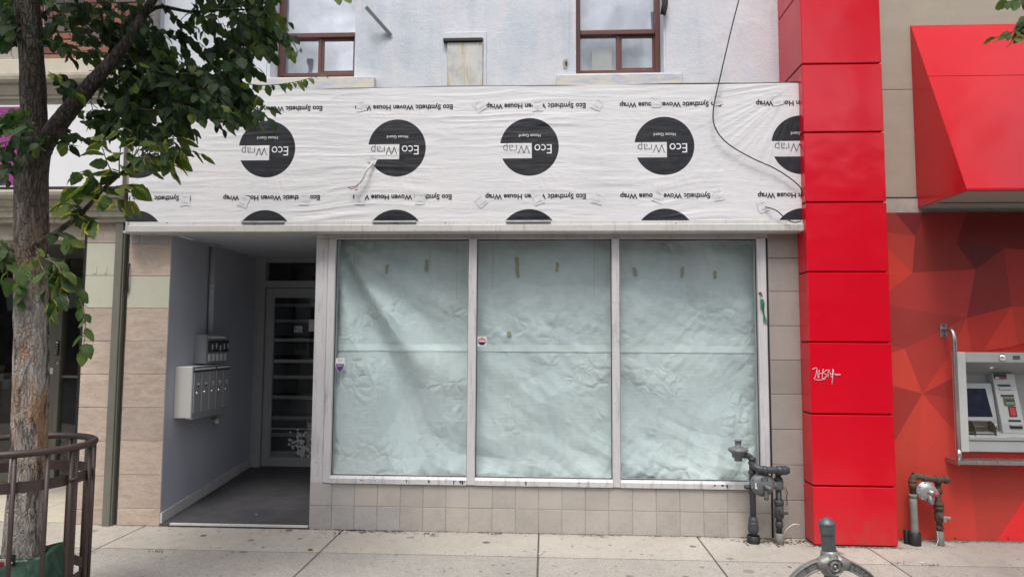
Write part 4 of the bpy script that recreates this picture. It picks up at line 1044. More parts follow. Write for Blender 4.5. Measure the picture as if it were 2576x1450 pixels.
# olive steel post between the two buildings and the dark gap
xo1 = avx((318, 600), (287, 1300))
zt_ = P(300, 520, 0).z
po = MB().box(xpb - .001, xo1 - .012, -.045, .3, 0, zt_, .004).box(xo1 - .0115, xo1, -.03, .3, 0, zt_, .003).build("corner_post", MT['olive'], bk); po['label'] = "olive painted steel post at the building line"
B("corner_groove", MT['olive_d'], bk, xo1 + .0005, xl - .004, .02, .3, 0, zt_, .002)
p0, p1 = P(324, 665, -.02), P(321, 732, -.02)
MB().tube(smoothpath([p0 + Vector((0, .02, 0)), p0, p0 * .5 + p1 * .5 + Vector((.004, -.01, 0)), p1, p1 + Vector((-.02, .0, -.01))]), .007, 8).build("loose_wire", MT['blackmetal'], bk)
# recessed shopfront
YL = 1.6; zlh = P(120, 604, YL).z
zt2 = P(150, 612, YL).z
B("black_post", MT['blackmetal'], bk, avx((209, 600), (192, 1024)), xpa - .003, .004, .07, 0, P(215, 557, 0).z, .004)
B("recess_ceiling", MT['olive_d'], bk, XL0, xpa, .3, 3.6, P(100, 604, .02).z + .02, P(100, 604, .02).z + .1, 0)
B("recess_wall", MT['dark'], bk, XL0, xpa, 3.5, 3.6, 0, 3, 0)
B("recess_wall", MT['dark'], bk, XL0 - .1, XL0 + .0, .1, 3.6, 0, 3, 0)
fl = B("entry_floor", MT['joint'], bk, XL0, xpa - .002, .055, YL + 1.9, -.03, -.002, 0)
tx = [XL0 + .45 * k for k in range(20) if XL0 + .45 * k < xpa - .5] + [xpa - .004]
ty = [.06, .32, .85, 1.4, 1.95]
for i in range(len(tx) - 1):
    for j in range(4):
        MB().box(tx[i] + .004, tx[i + 1] - .004, ty[j] + .004, ty[j + 1] - .004, -.02, .003, .003).build("floor_tile", MT['cream'], fl)
sfr = MB(); s0, s1 = P(120, 900, YL).x, P(153, 900, YL).x
xq = avx((213, 700), (205, 1000), YL)
zA, zBm = P(150, 612, YL).z, P(150, 1222, YL).z
sfr.box(s0, s1 - .06, YL, YL + .09, .003, zA + .1, .004); sfr.box(s1 - .055, s1, YL - .012, YL + .08, .003, zA + .1, .004)
sfr.box(s1, xq + .3, YL + .004, YL + .09, P(180, 710, YL).z, P(180, 701, YL).z, .003); sfr.box(s1, xq + .3, YL, YL + .09, P(180, 731, YL).z, P(180, 713, YL).z, .003)
sfr.box(XL0, xq + .3, YL - .006, YL + .1, zA - .02, zA + .2, .004); sfr.box(s1, xq + .3, YL + .004, YL + .08, P(180, 1230, YL).z, P(180, 1200, YL).z, .004)
sfr.box(s1, xq + .3, YL + .02, YL + .06, P(180, 950, YL).z - .0, P(180, 944, YL).z + .0, .003)
sf = sfr.build("shopfront_frame", MT['olive'], bk)
MB().box(s1 + .001, xq + .3, YL + .03, YL + .036, .01, zA).build("pane", MT['glass_dark'], sf)
dr = B("shop_door", MT['olive'], bk, s0 - .02, s0 - .001, YL + .01, YL + .06, .01, zA, .003)
MB().box(s0 - .95, s0 - .021, YL + .03, YL + .036, .1, zA).build("pane", MT['glass_dark'], dr)
B("bottom_rail", MT['olive'], dr, s0 - .95, s0 - .021, YL + .012, YL + .06, .01, .12, .003)
B("mid_rail", MT['olive_d'], dr, s0 - .95, s0 - .021, YL + .012, YL + .06, P(20, 712, YL).z, P(20, 702, YL).z, .003)
hp = P(145, 875, YL - .014)
hd = B("door_handle", MT['blackmetal'], bk, hp.x - .022, hp.x + .022, YL - .03, YL - .0125, hp.z - .085, hp.z + .085, .006)
for k, ch in enumerate("PULL"):
    a_, f_ = text_xz(ch, hp.x, hp.z + .032 - .03 * k, .018, .021, YL - .0312, .01); MB().add(a_, f_).build("lettering", MT['white'], hd, fix=False)
MB().box(hp.x - .014, hp.x + .014, YL - .0315, YL - .0305, hp.z + .058, hp.z + .075).build("lettering", MT['white'], hd)
lk = P(144, 911, YL - .013); MB().lathe([(.024, 0), (.024, .008), (.017, .013), (.006, .013), (.006, .016), (0, .016)], (lk.x, YL - .012, lk.z), (0, -1, 0), 16).build("lock", MT['steel'], sf)
p = P(129, 932, YL - .002); MB().box(p.x - .018, p.x + .018, YL - .003, YL - .0005, p.z - .035, p.z + .035).build("notice", MT['white'], sf)
# things inside the dark shop: counter, stacked cartons, framed poster
ct = thing("shop_counter", "dim wooden counter inside the dark neighbouring shop", "counter", (P(20, 1100, 2.6).x, 2.6, 0))
c0, c1 = P(-160, 1000, 2.5).x, P(44, 1000, 2.5).x
B("body", MT['darkwood'], ct, c0, c1, 2.5, 3.1, .003, .95, .004); B("top", MT['darkwood'], ct, c0 - .02, c1 + .03, 2.46, 3.12, .952, .99, .004)
for k, (u, w, h, mt) in enumerate(((8, .16, .2, 'cornice'), (28, .12, .13, 'boxgrey'), (-20, .2, .3, 'cornice'))):
    x_ = P(u, 900, 2.7).x
    o = MB().box(x_ - w / 2, x_ + w / 2, 2.62, 2.8, .991, .991 + h, .004).box(x_ - w / 2 - .004, x_ + w / 2 + .004, 2.615, 2.805, .991 + h * .8, .991 + h + .004, .003).build("carton", MT[mt])
    tag(o, ("tan carton on the dim shop counter", "small grey carton at the end of the dim shop counter", "taller tan carton on the dim shop counter")[k], "carton", "cartons on the counter of the dark shop")

# ================================================================== BANK BUILDING ON THE RIGHT
bank = thing("bank_building", "bank frontage with a red panelled column, beige stone wall and red faceted mural", "building", (4, 0, 0))
YC = -.21
xr0 = .5 * (P(2017, 200, YC).x + P(2045, 1222, YC).x); xr1 = .5 * (P(2218, 200, YC).x + P(2255, 1224, YC).x)
core = B("red_column", MT['dark'], bank, xr0 + .012, xr1 - .012, YC + .03, .75, 0, 7.0, 0); core['label'] = "column clad in glossy red panels with dark joints"
seam = [160, 332, 508, 683, 860, 1041, 1222]
zs = [P(2130, v, YC).z for v in seam]; zs = [zs[0] + 1.32, zs[0] + .66] + zs + [0.0]
for i in range(len(zs) - 1):
    g = .006
    MB().box(xr0, xr1, YC - .002 * random.random(), .72, zs[i + 1] + (g if i < len(zs) - 2 else .012), zs[i] - g, .006).build("panel", MT['red'], core)
xb1 = 7.6
zaw0 = P(2314, 524, .05).z; 
zj1, zj0 = P(2260, 226, .05).z, P(2260, 497, .05).z
bwall = B("beige_wall", MT['beige_wall'], bank, xr1 - .1, xb1, .052, .5, zj0, 7.0, 0)
for (a, b) in ((zj0 + .003, zj1 - .002), (zj1 + .002, zj1 + 1.12), (zj1 + 1.124, 6.9)):
    for xa, xb in ((xr1 - .05, 4.62), (4.624, 6.4), (6.404, xb1)): MB().box(xa, xb, .045, .06, a, b, .0025).build("panel", MT['beige_wall'], bwall)
zm1 = P(2400, 534, 0).z
B("concrete_band", MT['concrete'], bank, xr1 - .05, xb1, .03, .5, zm1 - .01, zj0 - .006, .003)
B("flashing", MT['galv'], bank, xr1 - .05, xb1, .025, .06, zj0 - .005, zj0 + .002, 0)
# cash machine opening
YA = -.05
ax0 = P(2406, 1000, YA).x; ax1 = ax0 + .98; az1 = P(2480, 885, YA).z; az0 = P(2480, 1136, YA).z
lw = MB().box(xr1 - .1, ax0 + .01, .006, .5, 0, zm1 - .012).box(ax1 - .01, xb1, .006, .5, 0, zm1 - .012).box(ax0 + .01, ax1 - .01, .006, .5, 0, az0 + .01).box(ax0 + .01, ax1 - .01, .006, .5, az1 - .01, zm1 - .012)
lw = lw.build("lower_wall", MT['concrete'], bank)
def mA(x, y): return (2214.5 + .2752 * x, 502.1 + .2752 * y)
def mB_(x, y): return (2188.8 + .4217 * x, 772.5 + .4217 * y)
pt = dict(TL=mA(20, 112), a2=mA(125, 112), a3=mA(415, 112), a4=mA(790, 112), TR=mA(2300, 105), b=mA(315, 333), c=mA(20, 292), c2=mA(20, 395), d=mA(290, 668), e=mA(20, 880), f=mA(20, 958), g=mA(690, 395), h=mA(1130, 440), i=mA(868, 635), j=mA(785, 1082), k=mA(1195, 975), R1=mA(2300, 560), R2=mA(2300, 1000),
          l=mB_(205, 245), m=mB_(90, 225), m2=mB_(90, 280), n=mB_(310, 513), L3=mB_(90, 455), L4=mB_(90, 890), q=mB_(480, 270), p6=mB_(600, 265), k1=mB_(670, 265), k2=mB_(885, 265), s1=mB_(540, 395), s2=mB_(560, 560), s3=mB_(575, 830), BL=mB_(90, 1400), B1=mB_(250, 1400), B2=mB_(640, 1400), B3=mB_(745, 1400), BR=mB_(1700, 1420), R3=mB_(1700, 60), BR2=mB_(990, 1040), R4=mB_(1700, 900))
cols = {'TL a2 b c': (.22, .026, .024), 'a2 a3 b': (.125, .014, .020), 'a3 a4 g b': (.19, .017, .018), 'a4 TR R1 h g': (.12, .010, .011), 'c b d c2': (.31, .030, .026), 'c2 d e': (.41, .032, .025),  # upper facets: dark print tones with the awning's shade mixed into the colour
        'b g i d': (.17, .019, .018), 'g h i': (.09, .013, .015), 'd i j f e': (.29, .027, .028), 'i h k j': (.17, .018, .020), 'h R1 R2 k': (.24, .022, .022), 'f j l m': (.23, .025, .026), 'm l m2': (.30, .028, .026),
        'm2 l n L3': (.43, .040, .032), 'l j q n': (.31, .028, .026), 'j p6 q': (.41, .034, .027), 'j k k1 p6': (.33, .024, .022), 'k k2 k1': (.43, .032, .026), 'k R2 R3 k2': (.35, .028, .024), 'n q s1': (.41, .034, .028), 'n s1 s2': (.25, .024, .026), 'n s2 s3': (.32, .028, .028),
        'L3 n L4': (.26, .025, .025), 'n B1 BL L4': (.40, .038, .030), 'n s3 B2 B1': (.44, .038, .032), 's3 BR2 B3 B2': (.37, .036, .032), 's1 q p6 k1 k2 R3 R4 BR2 s3 s2': (.45, .026, .024), 'BR2 R4 BR B3': (.62, .022, .030)}
cols = {k_: (min(1, c_[0] * 1.35), c_[1] * 1.55, c_[2] * 1.3) for k_, c_ in cols.items()}
vs, fs, fc = [], [], []; YM = -.001
bm = bmesh.new(); lay = bm.loops.layers.float_color.new("fcol")
vv = {k_: bm.verts.new(P(u, v, YM)) for k_, (u, v) in pt.items()}
for k_, c_ in cols.items():
    f_ = bm.faces.new([vv[s] for s in k_.split()])
    for lp in f_.loops: lp[lay] = (*c_, 1)
bmesh.ops.triangulate(bm, faces=bm.faces)
for co, no in (((ax0 + .012, 0, 0), (1, 0, 0)), ((ax1 - .012, 0, 0), (1, 0, 0)), ((0, 0, az0 + .012), (0, 0, 1)), ((0, 0, az1 - .012), (0, 0, 1))):
    bmesh.ops.bisect_plane(bm, geom=bm.verts[:] + bm.edges[:] + bm.faces[:], plane_co=co, plane_no=no)
kill = [f for f in bm.faces if ax0 + .012 < f.calc_center_median().x < ax1 - .012 and az0 + .012 < f.calc_center_median().z < az1 - .012]
bmesh.ops.delete(bm, geom=kill, context='FACES')
for co, no in (((xr1 - .05, 0, 0), (-1, 0, 0)), ((xb1, 0, 0), (1, 0, 0)), ((0, 0, .015), (0, 0, -1)), ((0, 0, zm1), (0, 0, 1))):
    bmesh.ops.bisect_plane(bm, geom=bm.verts[:] + bm.edges[:] + bm.faces[:], plane_co=co, plane_no=no, clear_outer=True)
me = bpy.data.meshes.new("mural"); bm.to_mesh(me); bm.free(); me.materials.append(MT['mural'])
mu = link("mural", me, bank); mu['label'] = "printed mural of red triangular facets on the lower bank wall"
for u in (2402, 2535): 
    p = P(u, 1352, -.002); MB().lathe([(.007, 0), (.006, .004), (0, .005)], p, (0, -1, 0), 8).build("screw", MT['blackmetal'], mu)
# red awning
aw = thing("awning", "red slanted metal awning projecting over the cash machine", "awning", (5.2, -.1, zaw0))
xa_ = P(2314, 524, .04).x; pf = PZ(2422, 480, zaw0); yf = pf.y; zat = P(2400, 64, .04).z
lip = .022
aw_p = [(.043, zaw0), (yf, zaw0), (yf, zaw0 + lip), (yf + .006, zaw0 + lip + .004)]
xL_, xR_ = .5 * (xa_ + pf.x), 7.4
m = MB().prism([(.043, zaw0 + .004), (yf, zaw0 + .004), (yf, zaw0 + lip), (.043 - .012, zat), (.043, zat)], xL_, xR_); m.build("shell", MT['red_awn'], aw)
B("soffit", MT['soffit'], aw, xL_ + .012, xR_ - .012, yf + .014, .04, zaw0 - .004, zaw0 + .003, 0)
B("soffit_trim", MT['galv'], aw, xL_ + .03, xR_ - .03, yf + .60 * (.04 - yf), yf + .64 * (.04 - yf), zaw0 - .010, zaw0 - .0045, .001)
# seam line across the sloping face
tq = (P(2450, 204, -.1).z - zaw0) / (zat - zaw0); ysm = yf + (.031 - yf) * tq
MB().box(xL_ + .0, xR_, ysm - .0035, ysm + .01, zaw0 + lip + (zat - zaw0 - lip) * tq - .0015, zaw0 + lip + (zat - zaw0 - lip) * tq + .0015).build("seam", MT['redprint'], aw)
# graffiti scribbled on the red column
def onr(x, y): return P(2040 + x, 925 + y, YC - .004)
for st_ in ([(2, 3), (14, 0), (10, 22), (6, 26)], [(14, 4), (18, 26), (20, 4)], [(20, 14), (30, 12)], [(30, 2), (28, 26), (40, 18), (30, 12), (40, 4)], [(42, 24), (44, 4), (52, 24), (54, 2)], [(56, 4), (52, 40)], [(46, 14), (74, 16), (60, 18)], [(8, 28), (20, 30), (36, 27)]):
    MB().tube(smoothpath([onr(*q) for q in st_], 4), .0022, 5).build("graffiti", MT['tape'], core)

# ---- cash machine
at = thing("cash_machine", "grey wall-mounted cash machine with dark screen in the red mural wall", "cash machine", (ax0 + .45, YA, az0))
ix0, ix1 = P(2429, 950, YA).x, ax1 - .07; izt, izb = P(2480, 911, YA).z, P(2480, 1097, YA).z; zlip = P(2480, 1106, YA).z
B("side_trim", MT['atm_l'], at, ax0, ix0, YA - .012, .2, az0, az1, .006); B("side_trim", MT['atm_l'], at, ix1, ax1, YA - .012, .2, az0, az1, .006)
B("top_trim", MT['atm'], at, ix0 + .001, ix1 - .001, YA, .2, izt, az1 - .002, .005)
B("lower_panel", MT['atm'], at, ix0 + .001, ix1 - .001, YA, .2, az0 + .002, zlip - .006, .004)
MB().prism([(YA - .008, zlip), (YA - .012, izb - .004), (YA, izb), (.2, izb + .06), (.2, zlip)], ix0 + .001, ix1 - .001).build("console", MT['atm'], at)
hsh = izt - izb
MB().prism([(YA + .004, izt), (.17, izt - .17 * hsh), (.22, izt - .17 * hsh), (.22, izt)], ix0 + .001, ix1 - .001).build("hood", MT['boxgrey'], at)
B("back_panel", MT['atm'], at, ix0 + .001, ix1 - .001, .20, .24, izb, izt - .01, 0)
xs1 = P(2497, 950, .10).x
scr = MB().prism([(.07, izb + .03), (.07, izb + .20 * hsh), (.13, izb + .70 * hsh), (.2, izb + .72 * hsh), (.2, izb + .03)], ix0 + .002, xs1).build("screen_bezel", MT['atm'], at)
def slope(z): return .07 + .06 * max(0, (z - izb - .2 * hsh)) / (.5 * hsh)
za, zb_ = izb + .245 * hsh, izb + .63 * hsh; xs0 = ix0 + .004; xs2 = xs1 - .045
MB().add([(xs0, slope(za) - .0025, za), (xs2 + .012, slope(za) - .0025, za), (xs2 - .012, slope(zb_) - .0025, zb_), (xs0, slope(zb_) - .0025, zb_)], [(0, 1, 2, 3)]).build("screen", MT['screen'], scr, fix=False)
MB().lathe([(.016, 0), (.014, .008), (.008, .013), (0, .015)], (xs0 + .045, slope(izb + .665 * hsh) - .001, izb + .667 * hsh), (0, -1, .12), 14).build("camera_dome", MT['mirror'], scr)
B("slot", MT['blackmetal'], scr, xs0 + .01, xs0 + .155, .064, .0695, izb + .165 * hsh, izb + .19 * hsh, .001); B("slot", MT['steel'], scr, xs0 + .005, xs0 + .2, .05, .0695, izb + .105 * hsh, izb + .12 * hsh, .002); B("slot", MT['blackmetal'], scr, xs0 + .005, xs0 + .19, .064, .0695, izb + .085 * hsh, izb + .1 * hsh, .001)
cx0, cx1 = xs1 + .012, P(2566, 1000, .06).x
colm = MB().prism([(.02, izb + .02), (.03, izb + .16 * hsh), (.13, izb + .84 * hsh), (.2, izb + .84 * hsh), (.2, izb + .02)], cx0, cx1).build("card_column", MT['atm'], at)
def cs(z): return .03 + .10 * (z - izb - .16 * hsh) / (.68 * hsh)
def fit(nm, mt, fx0, fx1, fz0, fz1, d=.006):
    z0_, z1_ = izb + fz0 * hsh, izb + fz1 * hsh; w = cx1 - cx0
    vs = []
    for dd in (-d, .004):
        for z_ in (z0_, z1_):
            for x_ in (fx0, fx1): vs.append((cx0 + x_ * w, cs(z_) + dd, z_))
    MB().add(vs, [(0, 1, 3, 2), (4, 6, 7, 5), (0, 4, 5, 1), (2, 3, 7, 6), (0, 2, 6, 4), (1, 5, 7, 3)]).build(nm, MT[mt], colm)
fit("notice", 'blackmetal', .05, .62, .765, .835); fit("notice", 'redprint', .3, .6, .772, .79, .0075); fit("notice", 'tape', .1, .27, .772, .79, .0075)
fit("slot", 'blackmetal', .16, .72, .665, .69); fit("slot", 'steel', .18, .76, .625, .64, .012); fit("slot", 'blackmetal', .2, .78, .525, .55)
fit("card_reader", 'smoke', .28, .76, .41, .51, .01); fit("card_reader", 'greenprint', .34, .7, .42, .455, .0125); fit("card_reader", 'blackmetal', .34, .7, .465, .48, .0125)
fit("notice", 'blackmetal', .42, .76, .255, .395, .004); fit("notice", 'redprint', .47, .71, .27, .38, .0055)
fit("slot", 'blackmetal', .32, .88, .19, .215, .004); fit("slot", 'steel', .34, .86, .135, .15, .02); fit("slot", 'blackmetal', .34, .9, .1, .13, .004)
B("button_plate", MT['atm_l'], at, xs1 - .035, xs1 - .005, .058, .0695, izb + .07 * hsh, izb + .15 * hsh, .002)
for zz_, mt in ((.125, 'steel'), (.09, 'blackmetal')): MB().lathe([(.010, 0), (.009, .004), (0, .005)], (xs1 - .02, .058, izb + zz_ * hsh), (0, -1, 0), 12).build("button", MT[mt], at)
# keypad with smoked privacy shield
kx0, kx1 = P(2453, 1080, YA).x, P(2507, 1080, YA).x
B("keypad", MT['boxgrey'], at, kx0, kx1, -.02, .05, izb + .018, izb + .03, .003)
for j in range(3):
    for i in range(4):
        x_ = kx0 + .03 + i * (kx1 - kx0 - .06) / 3; B("key", MT['steel'], at, x_ - .009, x_ + .009, -.012 + j * .019, .002 + j * .019, izb + .0305, izb + .036, .002)
def shield_side(x_):
    return MB().add([(x_ + dx, y_, z_) for dx in (0, .004) for y_, z_ in ((-.05, izb + .006), (.06, izb + .035), (.06, izb + .115), (.03, izb + .125), (-.02, izb + .11), (-.045, izb + .075))], [(0, 1, 2, 3, 4, 5), (11, 10, 9, 8, 7, 6)] + [(i, (i + 1) % 6, 6 + (i + 1) % 6, 6 + i) for i in range(6)])
for x_ in (kx0 + .002, kx1 - .006): shield_side(x_).build("privacy_shield", MT['smoke'], at)
MB().box(kx0 + .0065, kx1 - .0065, .056, .06, izb + .035, izb + .118, .001).build("privacy_shield", MT['smoke'], at)
B("notice", MT['blackmetal'], at, ix0 + .01, ix0 + .075, -.02, .02, izb + .016, izb + .021, 0)
p = P(2519, 898, YA); MB().lathe([(.034, 0), (.033, .010), (.026, .021), (.014, .028), (0, .030)], (p.x, YA, p.z), (0, -1, 0), 24).build("mirror_dome", MT['mirror'], at)
p = P(2498, 919, .02); MB().lathe([(.018, 0), (.016, .006), (0, .008)], (p.x, .045, izt - .045), (0, -1, -.7), 14).build("mirror_dome", MT['mirror'], at)
p = P(2556, 899, YA - .001); MB().box(p.x - .03, p.x + .03, YA - .0015, YA - .0002, p.z - .016, p.z + .018).build("worn_sticker", MT['galv'], at)
# ---- shelf and guard rail
sh = thing("steel_shelf", "stainless shelf with a bent tube rail beside the cash machine", "shelf", (ax0 + .4, -.1, P(2376, 1147, 0).z))
zsh = P(2376, 1148, 0).z; ysf = PZ(2408, 1158, zsh).y
ysf = max(-.30, min(-.16, ysf)); xs_ = P(2376, 1150, 0).x
sh_ = MB().box(xs_, xs_ + 1.25, ysf, -.003, zsh - .006, zsh, .002).box(xs_, xs_ + 1.25, ysf, ysf + .006, zsh - .03, zsh - .0065, .002).box(xs_ + .002, xs_ + .012, ysf + .007, -.003, zsh - .04, zsh - .0065, .002).build("shelf", MT['steel'], sh)
yr = ysf + .035
rb = P(2412, 1140, yr); rtp = P(2399, 852, yr); xr_ = .5 * (rb.x + rtp.x)
br = P(2373, 829, -.01)
pth = [Vector((xr_, yr, zsh - .003)), Vector((xr_, yr, 1.2)), Vector((xr_, yr, br.z - .10))] + [Vector((xr_ + (br.x - xr_) * .0, yr + .05 * (1 - math.cos(t)), br.z - .10 + .10 * math.sin(t))) for t in np.linspace(.2, math.pi / 2, 6)]
pth += [Vector((br.x + .25 * (xr_ - br.x), -.06, br.z + .0)), Vector((br.x, -.012, br.z))]
MB().tube(pth, .018, 16).build("rail", MT['steel'], sh)
MB().tube([Vector((xr_, yr, zsh + .001)), Vector((xr_, yr, zsh + .085))], .0205, 16).build("rail_sleeve", MT['steel'], sh)
B("bracket", MT['steel'], sh, br.x - .028, br.x + .028, -.012, -.002, br.z - .06, br.z + .05, .003)
for s in (-1, 1): MB().lathe([(.007, 0), (.006, .005), (0, .006)], (br.x, -.012, br.z + .042 * s - .005), (0, -1, 0), 8).build("bolt", MT['blackmetal'], sh)

# ================================================================== GAS METERS
def collar(m, c, ax, r, h, n=16): 
    m.lathe([(r * .8, -h / 2), (r, -h / 2 + .004), (r, h / 2 - .004), (r * .8, h / 2)], c, ax, n)
gm = thing("gas_meter", "dark grey painted gas meter set with relief regulator below the shop window", "gas meter", (P(1920, 1340, -.15).x, -.15, 0))
yg = -.15
def G1(x, y, yy=yg): return P(1802.5 + .222 * x, 1062.2 + .222 * y, yy)
x1 = G1(408, 900).x; x2 = G1(702, 900).x; zel = G1(400, 370).z; zho = G1(600, 535, yg - .06).z
m = MB().tube([(x1, yg, .0), (x1, yg, zel - .05)] + [(x1 - .05 + .05 * math.cos(t), yg, zel - .05 + .05 * math.sin(t)) for t in np.linspace(.2, math.pi / 2, 6)] + [(x1 - .10, yg, zel)], .025, 16)
for v, r, h in ((1150, .040, .05), (1210, .034, .09), (1075, .032, .02), (1110, .037, .05), (790, .034, .03), (560, .034, .03), (455, .034, .02), (410, .032, .03)): collar(m, (x1, yg, G1(408, v).z), (0, 0, 1), r, h)
m.lathe([(.030, -.11), (.044, -.08), (.044, -.05), (.034, -.02), (.034, .02)], (x1, yg, G1(408, 1080).z - .02), (0, 0, 1), 18)
m.build("riser_pipe", MT['gas'], gm)
m = MB().tube([(x2, yg, .06), (x2, yg, zho - .03)] + [(x2, yg - .03 + .03 * math.cos(t), zho - .03 + .03 * math.sin(t)) for t in np.linspace(.2, math.pi / 2, 5)] + [(x2, yg - .06, zho)], .024, 16)
for v, r, h in ((900, .040, .045), (640, .036, .03), (730, .033, .02), (1060, .036, .03), (1150, .031, .05)): collar(m, (x2, yg, G1(702, v).z), (0, 0, 1), r, h)
m.build("riser_pipe", MT['gas'], gm)
m = MB().tube([(x1, yg, zho + .03), (x1 + .01, yg - .045, zho + .025), (x1 + .04, yg - .06, zho + .005), (x1 + .08, yg - .065, zho), (x2 + .05, yg - .065, zho), (x2 + .068, yg - .065, zho)], [.026, .03, .032, .029, .029, .026], 16)
collar(m, (x1 + .085, yg - .065, zho), (1, 0, 0), .036, .035); collar(m, (x2 - .01, yg - .065, zho), (1, 0, 0), .038, .05)
m.lathe([(.038, 0), (.038, .03), (.03, .045), (.012, .052), (0, .053)], (x2 + .012, yg - .065, zho), (1, 0, 0), 16); m.build("cross_pipe", MT['gas'], gm)
rp = G1(242, 330); hx = x1 - .10
m = MB().lathe([(.032, -.075), (.034, -.05), (.05, -.045), (.056, -.01), (.078, .006), (.082, .012), (.082, .022), (.07, .030), (.045, .042), (.026, .046), (.026, .088), (.03, .09), (.03, .10), (.012, .102), (0, .102)], (rp.x, yg, rp.z), (0, 0, 1), 24)
m.tube([(rp.x + .03, yg, zel - .0), (hx + .01, yg, zel)], .022, 12); collar(m, (hx - .01, yg, zel), (1, 0, 0), .034, .03)
for k in range(6):
    t = k * math.pi / 3; m.lathe([(.007, 0), (.007, .012), (0, .013)], (rp.x + .072 * math.cos(t), yg + .072 * math.sin(t), rp.z + .024), (0, 0, 1), 6)
m.build("relief_regulator", MT['gas_l'], gm)
dc = G1(530, 705, yg - .07); yd = yg - .03
m = MB().lathe([(.05, -.05), (.085, -.03), (.10, 0), (.10, .016), (.088, .020), (.080, .034), (.05, .046), (0, .05)], (dc.x, yd, dc.z), (0, -1, 0), 30)
for k in range(8):
    t = k * math.pi / 4 + .3; m.lathe([(.008, 0), (.008, .01), (0, .011)], (dc.x + .091 * math.cos(t), yd - .017, dc.z + .091 * math.sin(t)), (0, -1, 0), 6)
body = m.build("regulator_body", MT['gas_l'], gm)
m = MB().tube([(dc.x + .005, yd - .03, dc.z - .005), (dc.x + .02, yd - .085, dc.z - .012), (dc.x + .03, yd - .105, dc.z - .015)], [.021, .017, .013], 12)
m.lathe([(.014, 0), (.014, .012), (0, .013)], (dc.x + .03, yd - .104, dc.z - .015), (.2, -1, 0), 8)
m.tube([(dc.x + .022, yd - .05, dc.z - .03), (dc.x + .02, yd - .06, dc.z - .06), (dc.x + .018, yd - .05, dc.z - .095), (dc.x + .018, yd - .045, dc.z - .115)], [.02, .019, .018, .021], 12); m.build("spring_case", MT['gas_l'], body)
m = MB().tube([(dc.x + .08, yd, dc.z), (x2 - .02, yg, dc.z - .01), (x2, yg, dc.z - .01)], [.028, .03, .034], 12); collar(m, (x2, yg, dc.z - .01), (0, 0, 1), .04, .075); collar(m, (x2 - .045, yg, dc.z), (1, 0, 0), .04, .02); m.build("union_nut", MT['gas_l'], gm)
m = MB().tube([(dc.x - .08, yd, dc.z), (x1, yg, dc.z - .01)], .026, 12); m.tube([(x1, yg, dc.z - .03), (x1 - .05, yg - .01, dc.z - .03), (x1 - .068, yg - .012, dc.z - .03)], [.02, .02, .016], 10); m.build("valve", MT['gas'], gm)
MB().box(dc.x - .02, dc.x + .035, yd - .0475, yd - .045, dc.z + .03, dc.z + .06, .001).build("data_plate", MT['blackprint'], body)
for k in range(3): MB().box(dc.x - .012, dc.x + .028, yd - .049, yd - .0478, dc.z + .035 + .008 * k, dc.z + .039 + .008 * k).build("data_plate", MT['greyprint'], body)
MB().box(dc.x - .068, dc.x - .044, yd - .042, yd - .036, dc.z - .032, dc.z + .016, .001).build("data_plate", MT['white'], body); MB().box(dc.x - .0435, dc.x - .018, yd - .044, yd - .036, dc.z - .032, dc.z + .016, .001).build("data_plate", MT['orange'], body)
vz_ = G1(702, 1000).z
m = MB().lathe([(.03, -.05), (.038, -.04), (.038, .04), (.03, .05)], (x2, yg, vz_), (0, 0, 1), 14); m.box(x2 - .012, x2 + .012, yg - .06, yg - .03, vz_ - .012, vz_ + .025, .004); m.box(x2 + .012, x2 + .06, yg - .052, yg - .042, vz_ - .016, vz_ + .008, .003); m.build("shutoff_valve", MT['gas'], gm)
m = MB().lathe([(.03, 0), (.034, .005), (.034, .08), (.03, .085)], (x2, yg, .0), (0, 0, 1), 14); m.build("riser_sleeve", MT['wrapgrey'], gm)
m = MB().lathe([(.052, .0), (.052, .06), (.045, .062), (.045, 0)], (x1, yg, .0), (0, 0, 1), 18); m.build("pipe_sleeve", MT['black'], gm)
MB().tube(smoothpath([(x2 + .03, yg - .03, .09), (x2 + .05, yg - .05, .135), (x2 + .10, yg - .05, .17), (x2 + .15, yg - .04, .165)]), .0035, 6).build("tracer_wire", MT['mailside'], gm)
MB().tube(smoothpath([G1(770, 720, -.02), G1(800, 790, -.03), G1(790, 850, -.03), G1(805, 935, -.02)]), .0028, 6).build("tracer_wire", MT['blackmetal'], gm)

g2 = thing("gas_meter", "rusty brown gas pipes with a small grey regulator against the red mural", "gas meter", (P(2330, 1362, -.12).x, -.12, 0))
y2 = -.12
def G2(x, y, yy=y2): return P(2188.8 + .4217 * x, 772.5 + .4217 * y, yy)
x1 = .5 * (G2(255, 1050).x + G2(258, 1300).x); x2 = .5 * (G2(405, 1050).x + G2(410, 1300).x); zt3 = G2(260, 1005).z; zr3 = G2(410, 1020).z
m = MB().tube([(x1, y2, G2(255, 1110).z), (x1, y2, zt3 - .04)] + [(x1 + .03 - .03 * math.cos(t), y2 - .005, zt3 - .03 + .03 * math.sin(t)) for t in np.linspace(.2, math.pi / 2, 5)] + [(x1 + .08, y2 - .015, zt3 - .006), (x2 - .03, y2 - .03, zr3), (x2 + .05, y2 - .035, zr3), (x2 + .075, y2 - .035, zr3 - .003)], [.024] * 2 + [.028] * 5 + [.026, .024, .027, .02], 14)
for c, ax, r, h in (((x1, y2, zt3 - .04), (0, 0, 1), .034, .03), ((x1, y2, G2(255, 1060).z), (0, 0, 1), .032, .05), ((x1 + .09, y2 - .015, zt3 - .008), (1, 0, -.03), .033, .03), ((x2 - .02, y2 - .03, zr3), (1, 0, 0), .034, .03), ((x2 + .045, y2 - .035, zr3), (1, 0, 0), .034, .03), ((x1 + .02, y2, zt3), (1, 0, 0), .035, .03)): collar(m, c, ax, r, h)
